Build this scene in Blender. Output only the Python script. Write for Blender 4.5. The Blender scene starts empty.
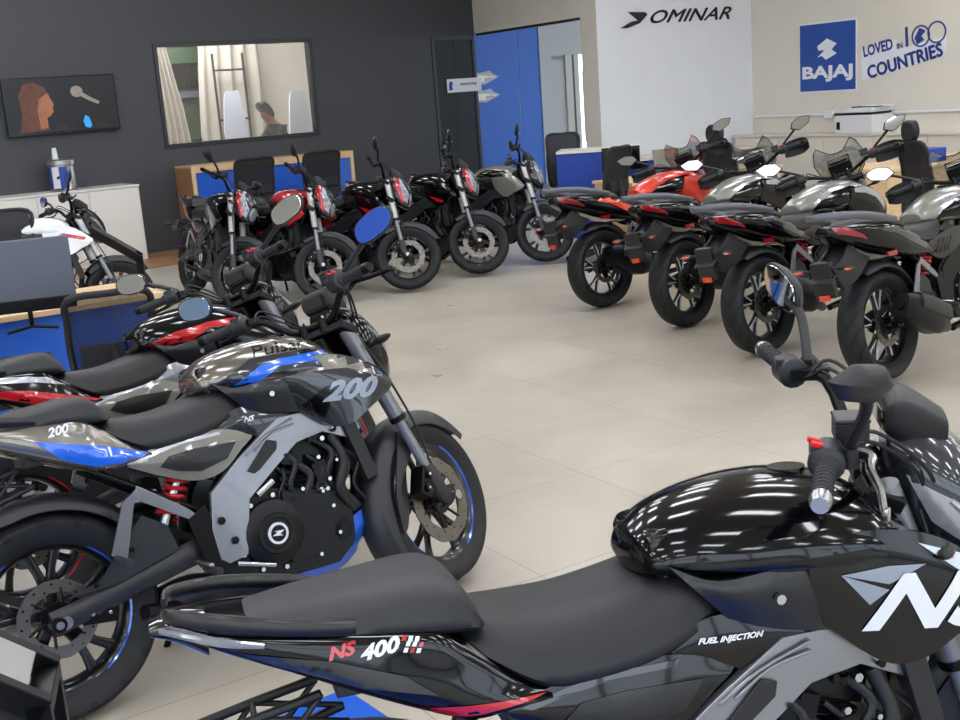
import bpy, bmesh, math, random
from mathutils import Vector, Matrix
from mathutils.bvhtree import BVHTree
from mathutils.geometry import tessellate_polygon
random.seed(7)
PI = math.pi
sc = bpy.context.scene
COL = sc.collection
R = math.radians

# ---------------------------------------------------------------- materials
def new_mat(name):
    m = bpy.data.materials.new(name); m.use_nodes = True
    nt = m.node_tree; b = nt.nodes['Principled BSDF']
    return m, nt, b
def srgb(c):
    if isinstance(c, str):
        c = [int(c[i:i+2], 16)/255 for i in (0, 2, 4)]
    return tuple((x/12.92 if x <= .04045 else ((x+.055)/1.055)**2.4) for x in c) + (1,)
def pmat(name, col, rough=.5, metal=0, coat=0, noise=0, nscale=30, bump=0, bscale=200, spec=.5, alpha=1, trans=0, emit=0):
    m, nt, b = new_mat(name)
    c = srgb(col)
    b.inputs['Base Color'].default_value = c
    b.inputs['Roughness'].default_value = rough
    b.inputs['Metallic'].default_value = metal
    b.inputs['Coat Weight'].default_value = coat
    b.inputs['Coat Roughness'].default_value = .03
    b.inputs['Specular IOR Level'].default_value = spec
    b.inputs['Alpha'].default_value = alpha
    b.inputs['Transmission Weight'].default_value = trans
    if emit:
        b.inputs['Emission Color'].default_value = c; b.inputs['Emission Strength'].default_value = emit
    tc = nt.nodes.new('ShaderNodeTexCoord')
    if noise:
        n = nt.nodes.new('ShaderNodeTexNoise'); n.inputs['Scale'].default_value = nscale; n.inputs['Detail'].default_value = 5
        nt.links.new(tc.outputs['Object'], n.inputs['Vector'])
        mx = nt.nodes.new('ShaderNodeMix'); mx.data_type = 'RGBA'
        mx.inputs['A'].default_value = tuple(x*(1-noise) for x in c[:3])+(1,)
        mx.inputs['B'].default_value = tuple(min(1, x*(1+noise)) for x in c[:3])+(1,)
        nt.links.new(n.outputs['Fac'], mx.inputs['Factor']); nt.links.new(mx.outputs['Result'], b.inputs['Base Color'])
    if bump:
        n = nt.nodes.new('ShaderNodeTexNoise'); n.inputs['Scale'].default_value = bscale; n.inputs['Detail'].default_value = 3
        nt.links.new(tc.outputs['Object'], n.inputs['Vector'])
        bp = nt.nodes.new('ShaderNodeBump'); bp.inputs['Strength'].default_value = bump; bp.inputs['Distance'].default_value = .002
        nt.links.new(n.outputs['Fac'], bp.inputs['Height']); nt.links.new(bp.outputs['Normal'], b.inputs['Normal'])
    return m
MT = {}
def M(k): return MT[k]
def defm(k, *a, **kw): MT[k] = pmat(k, *a, **kw)
defm('gloss_black', '050507', .1, 0, .25, spec=.32)
defm('satin_black', '0f1012', .38, 0, .15, noise=.15)
defm('plastic_black', '131416', .5, noise=.15, bump=.15, bscale=400)
defm('plastic_dark', '1d1f23', .42, noise=.12, bump=.1, bscale=500)
defm('grip_rubber', '242528', .7, bump=.4, bscale=300)
defm('metal_black', '0c0d0e', .35, .6, noise=.2)
defm('engine_black', '121315', .38, .5, noise=.3, nscale=60, bump=.2, bscale=150)
defm('steel', 'b8babd', .25, 1, noise=.1)
defm('disc_steel', '75716b', .33, .9, noise=.15, nscale=50)
defm('frame_silver', '8a8d92', .3, .75, .4, noise=.05)
defm('fork_silver', 'b4b5b4', .3, .35, .3)
defm('fork_grey', '7f8286', .3, .5, .3)
defm('machined', 'c8cacc', .25, .3)
defm('rail_grey', '5c5f64', .35, .3)
defm('rim_black', '101113', .3, .3, .4)
defm('seat_vinyl', '111214', .48, noise=.1, bump=.35, bscale=600)
defm('seat_vinyl_light', '17181a', .45, noise=.1, bump=.3, bscale=600)
defm('silver_paint', 'a9adb4', .22, .6, 1)
defm('bronze_silver', '77736a', .2, .7, 1)
defm('graphite_paint', '74736a', .3, .25, .8)
defm('dark_grey_paint', '24272c', .25, .4, 1)
defm('blue_paint', '1b62d8', .25, .1, 1)
defm('red_paint', 'b5121d', .22, .15, 1)
defm('orange_red', 'd63a22', .22, .2, 1)
defm('white_paint', 'e6e8ea', .25, 0, 1)
defm('decal_white', 'd9dce0', .4)
defm('decal_grey', '8f98a5', .35, .3)
defm('spring_red', 'b81e24', .35)
defm('lamp_red', '8c0c16', .12, 0, 1)
defm('lamp_amber', 'c8401c', .15, 0, 1)
defm('lens_clear', '868c92', .06, .2, 1)
defm('lens_dark', '0b0c0f', .08, 0, 1)
defm('red_switch', 'd01a20', .4)
defm('mirror_glass', 'd8dcdf', .02, 1)
defm('rubber_plain', '17181a', .75, noise=.15)
defm('hose', '101113', .5)
defm('exhaust_dark', '1c1d1f', .35, .7, noise=.2)

def tyre_mat():
    m, nt, b = new_mat('tyre_rubber'); N = nt.nodes; L = nt.links
    b.inputs['Roughness'].default_value = .62; b.inputs['Specular IOR Level'].default_value = .35
    tc = N.new('ShaderNodeTexCoord'); sp = N.new('ShaderNodeSeparateXYZ'); L.new(tc.outputs['Object'], sp.inputs[0])
    def math_(op, a, b_=None):
        n = N.new('ShaderNodeMath'); n.operation = op
        for i, x in enumerate((a, b_)):
            if x is None: continue
            if isinstance(x, (int, float)): n.inputs[i].default_value = x
            else: L.new(x, n.inputs[i])
        return n.outputs[0]
    ang = math_('ARCTAN2', sp.outputs[2], sp.outputs[0])
    ay = math_('ABSOLUTE', sp.outputs[1])
    ph = math_('ADD', math_('MULTIPLY', ang, 17.0), math_('MULTIPLY', ay, 95.0))
    s = math_('SINE', ph)
    g = math_('GREATER_THAN', s, .78)
    r = math_('SQRT', math_('ADD', math_('MULTIPLY', sp.outputs[0], sp.outputs[0]), math_('MULTIPLY', sp.outputs[2], sp.outputs[2])))
    tread = math_('GREATER_THAN', r, .266)
    g = math_('MULTIPLY', g, tread)
    nz = N.new('ShaderNodeTexNoise'); nz.inputs['Scale'].default_value = 14
    L.new(tc.outputs['Object'], nz.inputs['Vector'])
    mx = N.new('ShaderNodeMix'); mx.data_type = 'RGBA'
    mx.inputs['A'].default_value = srgb('141516'); mx.inputs['B'].default_value = srgb('202224')
    L.new(nz.outputs['Fac'], mx.inputs['Factor'])
    m2 = N.new('ShaderNodeMix'); m2.data_type = 'RGBA'; L.new(g, m2.inputs['Factor']); L.new(mx.outputs['Result'], m2.inputs['A'])
    m2.inputs['B'].default_value = srgb('0a0a0b'); L.new(m2.outputs['Result'], b.inputs['Base Color'])
    bp = N.new('ShaderNodeBump'); bp.inputs['Strength'].default_value = .8; bp.inputs['Distance'].default_value = .004; bp.invert = True
    L.new(g, bp.inputs['Height']); L.new(bp.outputs['Normal'], b.inputs['Normal'])
    return m
MT['tyre'] = tyre_mat()

# ---------------------------------------------------------------- mesh builder
def cm(p, n):
    """Catmull-Rom resampling of a list of Vectors into n+1 points."""
    k = len(p)-1; out = []
    for i in range(n+1):
        t = i/n*k; j = min(int(t), k-1); u = t-j
        p1, p2 = p[j], p[j+1]
        p0 = p[j-1] if j > 0 else p1*2-p2
        p3 = p[j+2] if j+2 <= k else p2*2-p1
        out.append(.5*((2*p1)+(p2-p0)*u+(2*p0-5*p1+4*p2-p3)*u*u+(-p0+3*p1-3*p2+p3)*u*u*u))
    return out
def cmc(p, n):
    """closed Catmull-Rom, n points"""
    k = len(p); out = []
    for i in range(n):
        t = i/n*k; j = int(t); u = t-j
        p0, p1, p2, p3 = p[(j-1) % k], p[j % k], p[(j+1) % k], p[(j+2) % k]
        out.append(.5*((2*p1)+(p2-p0)*u+(2*p0-5*p1+4*p2-p3)*u*u+(-p0+3*p1-3*p2+p3)*u*u*u))
    return out
class MB:
    def __init__(s, T=None): s.v = []; s.f = []; s.m = []; s.mats = []; s.T = T
    def mi(s, mat):
        mat = MT[mat] if isinstance(mat, str) else mat
        if mat not in s.mats: s.mats.append(mat)
        return s.mats.index(mat)
    def add(s, V, F, mat, T=None):
        o = len(s.v); i = s.mi(mat)
        for p in V:
            p = Vector(p)
            if T is not None: p = T @ p
            s.v.append(p)
        for f in F: s.f.append([o+k for k in f]); s.m.append(i)
        return s
    def box(s, c, d, mat, rot=None):
        x, y, z = d[0]/2, d[1]/2, d[2]/2
        V = [(a*x, b*y, e*z) for e in (-1, 1) for b in (-1, 1) for a in (-1, 1)]
        F = [(0, 2, 3, 1), (4, 5, 7, 6), (0, 1, 5, 4), (2, 6, 7, 3), (0, 4, 6, 2), (1, 3, 7, 5)]
        T = Matrix.Translation(c)
        if rot: T = T @ (Matrix.Rotation(rot[2], 4, 'Z') @ Matrix.Rotation(rot[1], 4, 'Y') @ Matrix.Rotation(rot[0], 4, 'X'))
        return s.add(V, F, mat, T)
    def plate(s, poly, y0, y1, mat, axis='y', T=None):
        """prism of polygon in (x,z), from y0 to y1 (numbers or functions of x,z)"""
        n = len(poly)
        f0 = y0 if callable(y0) else (lambda a, b: y0)
        f1 = y1 if callable(y1) else (lambda a, b: y1)
        def P(a, y, b): return {'y': (a, y, b), 'x': (y, a, b), 'z': (a, b, y)}[axis]
        V = [P(a, f0(a, b), b) for a, b in poly]+[P(a, f1(a, b), b) for a, b in poly]
        t = tessellate_polygon([[Vector((a, b, 0)) for a, b in poly]])
        F = [tuple(x) for x in t]+[tuple(x+n for x in reversed(x)) for x in t] if 0 else []
        for tri in t:
            F.append(tuple(tri)); F.append(tuple(k+n for k in reversed(tri)))
        for i in range(n): F.append((i, (i+1) % n, n+(i+1) % n, n+i))
        return s.add(V, F, mat, T)
    def tube(s, pts, r, mat, n=8, smooth=0, caps=True, flat=1.0):
        pts = [Vector(p) for p in pts]
        rr = r if isinstance(r, (list, tuple)) else [r]*len(pts)
        if smooth:
            k = len(pts)-1; m = smooth*k
            R_ = cm([Vector((x, 0, 0)) for x in rr], m); pts = cm(pts, m); rr = [x.x for x in R_]
        V = []; F = []; up = None
        for i, p in enumerate(pts):
            d = (pts[min(i+1, len(pts)-1)]-pts[max(i-1, 0)])
            d = d.normalized() if d.length > 1e-9 else Vector((0, 0, 1))
            if up is None:
                a = Vector((0, 1, 0)) if abs(d.y) < .9 else Vector((1, 0, 0))
                up = (a-d*a.dot(d)).normalized()
            else:
                up = (up-d*up.dot(d)).normalized()
            w = d.cross(up)
            for j in range(n):
                t = 2*PI*j/n
                V.append(p+(up*math.cos(t)+w*math.sin(t)*flat)*rr[i])
        L = len(pts)
        for i in range(L-1):
            for j in range(n):
                F.append((i*n+j, i*n+(j+1) % n, (i+1)*n+(j+1) % n, (i+1)*n+j))
        if caps: F.append(tuple(range(n-1, -1, -1))); F.append(tuple((L-1)*n+j for j in range(n)))
        return s.add(V, F, mat)
    def cyl(s, a, b, r, mat, n=16, r2=None): return s.tube([a, b], [r, r2 if r2 is not None else r], mat, n)
    def lathe(s, prof, mat, n=32, c=(0, 0, 0), axis='y', a0=0, a1=2*PI, closed=False, mod=None):
        """profile of (r, h) pairs round an axis"""
        V = []; F = []; k = len(prof); full = abs(a1-a0-2*PI) < 1e-6; nn = n if full else n+1
        for i in range(nn):
            t = a0+(a1-a0)*i/n; cs, sn = math.cos(t), math.sin(t)
            for r, h in prof:
                if mod: r = r*mod(t)
                q = {'y': (r*cs, h, r*sn), 'z': (r*cs, r*sn, h), 'x': (h, r*cs, r*sn)}[axis]
                V.append((q[0]+c[0], q[1]+c[1], q[2]+c[2]))
        for i in range(n if full else n):
            j = (i+1) % nn
            for q in range(k if closed else k-1):
                q2 = (q+1) % k
                F.append((i*k+q, i*k+q2, j*k+q2, j*k+q))
        if not full and closed:
            F.append(tuple(range(k))); F.append(tuple((nn-1)*k+q for q in reversed(range(k))))
        return s.add(V, F, mat)
    def surf(s, rows, mat, nu=6, nv=4, T=None):
        """Catmull surface through rows of 3D points (open sheet)"""
        rows = [[Vector(p) for p in r] for r in rows]
        a = [cm(r, nv*(len(r)-1)) for r in rows]
        cols = [cm([a[i][j] for i in range(len(a))], nu*(len(a)-1)) for j in range(len(a[0]))]
        m = len(cols); n = len(cols[0])
        V = [cols[j][i] for j in range(m) for i in range(n)]
        F = [(j*n+i, j*n+i+1, (j+1)*n+i+1, (j+1)*n+i) for j in range(m-1) for i in range(n-1)]
        return s.add(V, F, mat, T)
    def shell(s, rows, th, mat, nu=5, nv=4, T=None, yc=0):
        """sheet with thickness th towards the plane y=yc"""
        rows = [[Vector(p) for p in r] for r in rows]
        a = [cm(r, nv*(len(r)-1)) for r in rows]
        cols = [cm([a[i][j] for i in range(len(a))], nu*(len(a)-1)) for j in range(len(a[0]))]
        m = len(cols); n = len(cols[0]); A = [cols[j][i] for j in range(m) for i in range(n)]
        B = []
        for p in A:
            d = math.copysign(th, yc-p.y) if abs(yc-p.y) > th else yc-p.y
            B.append(Vector((p.x, p.y+d, p.z)))
        k = len(A)
        F = []
        for j in range(m-1):
            for i in range(n-1):
                q = (j*n+i, j*n+i+1, (j+1)*n+i+1, (j+1)*n+i)
                F.append(q); F.append(tuple(x+k for x in reversed(q)))
        for i in range(n-1):
            F.append((i, i+k, i+1+k, i+1)); e = (m-1)*n; F.append((e+i, e+i+1, e+i+1+k, e+i+k))
        for j in range(m-1):
            F.append((j*n, (j+1)*n, (j+1)*n+k, j*n+k)); e = n-1; F.append((j*n+e, j*n+e+k, (j+1)*n+e+k, (j+1)*n+e))
        return s.add(A+B, F, mat, T)
    def body(s, st, mat, nu=4, nv=3, T=None, sharp=False):
        """closed mirrored body: stations (x, [(y,z)...top centre to bottom centre])"""
        rings = []
        for x, h in st:
            if isinstance(x, (int, float)): half = [Vector((x, a, b)) for a, b in h]
            else: half = [Vector(q) for q in h]
            full = half+[Vector((q.x, -q.y, q.z)) for q in reversed(half[1:-1])]
            rings.append(cmc(full, nv*len(full)))
        n = len(rings[0]); cols = [cm([r[j] for r in rings], nu*(len(rings)-1)) for j in range(n)]
        m = len(cols[0])
        V = [cols[j][i] for i in range(m) for j in range(n)]
        F = [(i*n+j, i*n+(j+1) % n, (i+1)*n+(j+1) % n, (i+1)*n+j) for i in range(m-1) for j in range(n)]
        F.append(tuple(range(n-1, -1, -1))); F.append(tuple((m-1)*n+j for j in range(n)))
        return s.add(V, F, mat, T)
    def tree(s): return BVHTree.FromPolygons(s.v, s.f)
    def decal(s, poly, mat, side=-1, off=.0015, step=.02, tree=None, axis='y', ymax=.6):
        """polygon in (x,z) pressed on the mesh, seen from the given side"""
        tree = tree or s.tree()
        bm = bmesh.new(); vs = [bm.verts.new((a, 0, b)) for a, b in poly]
        tris = tessellate_polygon([[Vector((a, b, 0)) for a, b in poly]])
        for t in tris:
            try: bm.faces.new([vs[k] for k in t])
            except ValueError: pass
        s._press(bm, mat, side, off, step, tree, axis, ymax)
    def _press(s, bm, mat, side, off, step, tree, axis='y', ymax=.6):
        if not bm.verts: bm.free(); return
        for ax, i in (((1, 0, 0), 0), ((0, 0, 1), 2)):
            lo = min(v.co[i] for v in bm.verts); hi = max(v.co[i] for v in bm.verts)
            k = min(40, int((hi-lo)/step))
            for q in range(1, k+1):
                c = [0, 0, 0]; c[i] = lo+(hi-lo)*q/(k+1)
                bmesh.ops.bisect_plane(bm, geom=bm.verts[:]+bm.edges[:]+bm.faces[:], plane_co=c, plane_no=ax)
        bm.verts.ensure_lookup_table(); bm.verts.index_update()
        V = []; ok = []
        for v in bm.verts:
            if axis == 'y': o = Vector((v.co.x, side*ymax, v.co.z)); d = Vector((0, -side, 0))
            elif axis == 'z': o = Vector((v.co.x, v.co.z, 3)); d = Vector((0, 0, -1))
            h = tree.ray_cast(o, d)
            if h[0] is None: V.append(o); ok.append(False)
            else: V.append(h[0]-d*off); ok.append(True)
        F = []
        for f in bm.faces:
            if all(ok[v.index] for v in f.verts):
                ids = [v.index for v in f.verts]
                ys = [V[k].y for k in ids]
                if axis == 'y' and max(ys)-min(ys) > .035: continue
                F.append(ids)
        s.add(V, F, mat); bm.free()
    def text(s, txt, mat, c, size, side=-1, rot=0, shear=0, sx=1, step=.02, axis='y', off=.002, bold=0, flip=False):
        """lettering pressed on the mesh; reads correctly seen from the side"""
        me = text_mesh(txt, size, shear, bold)
        bm = bmesh.new(); bm.from_mesh(me); bpy.data.meshes.remove(me)
        cr, sr = math.cos(rot), math.sin(rot)
        for v in bm.verts:
            x, y = v.co.x*sx, v.co.y
            if side > 0: x = -x
            v.co = Vector((c[0]+x*cr-y*sr, 0, c[1]+x*sr+y*cr))
        s._press(bm, mat, side, off, step, s.tree(), axis)
    def obj(s, name, parent=None, bevel=0, ang=40, T=None, seg=2, label=None, col=True):
        me = bpy.data.meshes.new(name)
        V = s.v
        if T is not None and T.determinant() < 0: V = [T @ p for p in V]; T = None
        if s.T is not None: V = [s.T @ p for p in V]
        me.from_pydata([tuple(p) for p in V], [], s.f)
        for m in s.mats: me.materials.append(m)
        me.polygons.foreach_set('material_index', s.m)
        bm = bmesh.new(); bm.from_mesh(me)
        bmesh.ops.recalc_face_normals(bm, faces=bm.faces[:]); bm.to_mesh(me); bm.free()
        me.polygons.foreach_set('use_smooth', [True]*len(me.polygons))
        try: me.set_sharp_from_angle(angle=R(ang))
        except Exception: pass
        o = bpy.data.objects.new(name, me); COL.objects.link(o)
        if parent: o.parent = parent
        if T is not None: o.matrix_local = T
        if bevel:
            b = o.modifiers.new('bevel', 'BEVEL'); b.width = bevel; b.segments = seg; b.limit_method = 'ANGLE'; b.angle_limit = R(35); b.harden_normals = False
        if label: o['label'] = label
        return o
def text_mesh(txt, size, shear=0, bold=0):
    cu = bpy.data.curves.new('t', 'FONT'); cu.body = txt; cu.size = size; cu.align_x = 'CENTER'; cu.align_y = 'CENTER'
    cu.shear = shear; cu.offset = bold; cu.resolution_u = 3
    ob = bpy.data.objects.new('t', cu); COL.objects.link(ob)
    dg = bpy.context.evaluated_depsgraph_get(); me = bpy.data.meshes.new_from_object(ob.evaluated_get(dg))
    bpy.data.objects.remove(ob); bpy.data.curves.remove(cu)
    return me
def thing(name, label, cat, loc=(0, 0, 0), rz=0, group=None, lean=0):
    o = bpy.data.objects.new(name, None); COL.objects.link(o); o.empty_display_size = .1
    o.location = loc; o.rotation_euler = (-lean, 0, rz); o['label'] = label; o['category'] = cat
    if group: o['group'] = group
    return o
def tag(o, label, cat, group=None):
    o['label'] = label; o['category'] = cat
    if group: o['group'] = group
    return o
def struct(o): o['kind'] = 'structure'; return o
def copy_thing(o, parent=None):
    c = o.copy(); COL.objects.link(c)
    if parent: c.parent = parent
    for ch in list(o.children): copy_thing(ch, c)
    return c
# ---------------------------------------------------------------- motorcycles
def steer_matrix(o, rake, ang):
    ax = Vector((-math.sin(R(rake)), 0, math.cos(R(rake))))
    o = Vector(o)
    return Matrix.Translation(o) @ Matrix.Rotation(ang, 4, ax) @ Matrix.Translation(-o)
def wheel(parent, name, c, rad, wid, T, disc_r, side=-1, stripe=None, spokes=5, rimcol='rim_black', machined=False):
    TT = (T if T is not None else Matrix.Identity(4)) @ Matrix.Translation(c)
    w = wid/2; rr = .218
    mb = MB()
    h = w*.62
    mb.lathe([(rr-.022, -h*.5), (rr-.012, -h*.8), (rr+.004, -h), (rr+.008, -h), (rr+.006, -h+.008), (rr-.012, -h*.6), (rr-.014, h*.6), (rr+.006, h-.008), (rr+.008, h), (rr+.004, h), (rr-.012, h*.8), (rr-.022, h*.5)], rimcol, 56, closed=True)
    hb = .05
    mb.lathe([(.014, -hb), (.034, -hb), (.038, -hb*.7), (.03, -hb*.4), (.03, hb*.4), (.038, hb*.7), (.034, hb), (.014, hb)], rimcol, 24, closed=True)
    for k in range(spokes):
        a = 2*PI*k/spokes+.3
        for sg in (-1, 1):
            pts = []
            for t, rad_ in ((0, .028), (.35, .09), (.7, .15), (1, .203)):
                b = a+sg*(.02+.20*t)
                pts.append((rad_*math.cos(b), 0, rad_*math.sin(b)))
            mb.tube(pts, [.015, .0115, .010, .0125], rimcol, 8, smooth=2, flat=1.35)
            if machined:
                for sd in (-1, 1):
                    q = [(p[0], p[1]+sd*.0135, p[2]) for p in pts]
                    mb.tube(q[1:], .0055, 'machined', 5, smooth=2)
        pts = [((.205)*math.cos(a+q), 0, .205*math.sin(a+q)) for q in (-.2, 0, .2)]
        mb.tube(pts, .009, rimcol, 6, smooth=2)
    if stripe:
        mt, segs = stripe
        for (a0, a1) in segs:
            for sd in (-1, 1):
                mb.lathe([(rr-.004, sd*(h*.94)), (rr+.0055, sd*(h+.002)), (rr+.008, sd*(h+.001))], mt, 24, a0=a0, a1=a1)
    # axle
    mb.cyl((0, -hb-.05, 0), (0, hb+.05, 0), .011, 'steel', 12)
    rim = mb.obj(name, parent, T=TT)
    ty = MB()
    ro = rad
    ty.lathe([(rr-.004, -w*.56), (rr+.012, -w*.74), (rr+(ro-rr)*.42, -w*.96), (rr+(ro-rr)*.66, -w), (rr+(ro-rr)*.82, -w*.86), (ro-.008, -w*.5), (ro-.0015, -w*.22), (ro, 0),
              (ro-.0015, w*.22), (ro-.008, w*.5), (rr+(ro-rr)*.82, w*.86), (rr+(ro-rr)*.66, w), (rr+(ro-rr)*.42, w*.96), (rr+.012, w*.74), (rr-.004, w*.56)], 'tyre', 72, closed=True)
    ty.obj('tyre', rim)
    d = MB(); y = side*(hb+.006)
    d.lathe([(disc_r*.68, y-.0025), (disc_r, y-.0025), (disc_r, y+.0025), (disc_r*.68, y+.0025)], 'disc_steel', 64, closed=True, mod=lambda t: 1+.012*math.sin(t*12))
    for k in range(6):
        a = 2*PI*k/6
        d.tube([(.036*math.cos(a), y, .036*math.sin(a)), (disc_r*.72*math.cos(a+.25), y, disc_r*.72*math.sin(a+.25))], .005, 'metal_black', 6)
    d.lathe([(.03, y-.004), (.05, y-.004), (.05, y+.004), (.03, y+.004)], 'metal_black', 24, closed=True)
    for k in range(24):
        a = 2*PI*k/24; q = disc_r*(.76 if k % 2 else .9)
        d.cyl((q*math.cos(a), y-.0035, q*math.sin(a)), (q*math.cos(a), y+.0035, q*math.sin(a)), .0038, 'lens_dark', 6)
    d.obj('brake_disc', rim)
    return rim
def mirror(parent, side, root, head, T, col='plastic_black', shape=0, size=1.0, tilt=0.0, glass='mirror_glass', yaw=0.0):
    """stalk from root to head; the head faces backwards (-x)"""
    mb = MB(T)
    root = Vector(root); head = Vector(head)
    mid = root.lerp(head, .5)+Vector((.015, 0, .015))
    stalk_top = head+Vector((.012, -side*.03, -.015))
    mb.tube([root, root+Vector((0, 0, .02)), mid, stalk_top], [.012, .009, .0085, .011], col, 8, smooth=4, flat=1.2)
    mb.cyl(root-Vector((0, 0, .02)), root+Vector((0, 0, .015)), .014, col, 10)
    # outline: pointed outer end
    s = size
    if shape == 0: out = [(-.075, -.02), (-.068, .022), (-.03, .038), (.03, .042), (.078, .028), (.088, .0), (.07, -.03), (.02, -.042), (-.045, -.040)]
    else: out = [(-.085, -.005), (-.05, .035), (.03, .042), (.10, .012), (.06, -.03), (-.03, -.045)]
    c, sn = math.cos(tilt), math.sin(tilt)
    loop = [Vector((0, side*(a*c-b*sn)*s, (a*sn+b*c)*s)) for a, b in out]
    loop = cmc(loop, 32) if shape == 0 else [loop[int(k_/32*len(loop))].lerp(loop[(int(k_/32*len(loop))+1) % len(loop)], k_/32*len(loop) % 1) for k_ in range(32)]
    cy, sy_ = math.cos(yaw), math.sin(yaw)
    def Y(x, y, z): return head+Vector((x*cy-y*sy_, x*sy_+y*cy, z))
    rings = []
    for x, q in ((-.004, .93), (-.002, 1), (.006, 1.0), (.018, .86), (.026, .55), (.029, .1)):
        rings.append([Y(x, p.y*q, p.z*q) for p in loop])
    V = [p for r in rings for p in r]; n = 32
    F = [(i*n+j, i*n+(j+1) % n, (i+1)*n+(j+1) % n, (i+1)*n+j) for i in range(5) for j in range(n)]
    F.append(tuple(5*n+j for j in range(n)))
    mb.add(V, F, col)
    o = mb.obj('mirror', parent)
    g = MB(T)
    V = [Y(-.006, p.y*.9, p.z*.9) for p in loop]+[Y(-.002, p.y*.94, p.z*.94) for p in loop]
    F = [tuple(range(n)), tuple(range(2*n-1, n-1, -1))]+[(j, (j+1) % n, n+(j+1) % n, n+j) for j in range(n)]
    g.add(V, F, glass); g.obj('mirror_glass', o, ang=20)
    return o
def indicator(parent, root, d, T=None):
    """slim winker on a stalk pointing along d"""
    mb = MB(T); root = Vector(root); d = Vector(d).normalized()
    mb.tube([root, root+d*.05], .0065, 'plastic_black', 8)
    mb.tube([root+d*.045, root+d*.06, root+d*.085, root+d*.11, root+d*.125], [.008, .016, .02, .014, .003], 'plastic_black', 10, smooth=2, flat=.7)
    o = mb.obj('turn_signal', parent)
    g = MB(T); q = Vector((-.004, 0, -.002)) if root.x < .3 else Vector((.004, 0, -.002))
    g.tube([root+d*.055+q, root+d*.085+q*1.5, root+d*.118+q], [.012, .0175, .004], 'lamp_amber', 10, smooth=3, flat=.6)
    g.obj('lens', o)
    return o
def caliper(parent, c, y, T=None, rot=0, name='brake_caliper'):
    mb = MB(T); TT = Matrix.Translation((c[0], y, c[1])) @ Matrix.Rotation(rot, 4, 'Y')
    mb.plate([(-.035, -.05), (.015, -.055), (.03, -.02), (.03, .03), (.01, .055), (-.035, .05)], -.028, .028, 'metal_black', T=TT)
    for z in (-.025, .025):
        mb.add(*circ_pts((-.005, -.03, z), .014, .008), 'metal_black', TT)
        mb.add(*circ_pts((-.005, -.034, z), .006, .006), 'steel', TT)
    return mb.obj(name, parent, bevel=.004)
def circ_pts(c, r, h, n=10):
    V = []; F = []
    for k in range(2):
        for i in range(n):
            a = 2*PI*i/n; V.append((c[0]+r*math.cos(a), c[1]-h*k, c[2]+r*math.sin(a)))
    F = [(i, (i+1) % n, n+(i+1) % n, n+i) for i in range(n)]+[tuple(range(n)), tuple(range(2*n-1, n-1, -1))]
    return V, F
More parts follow.
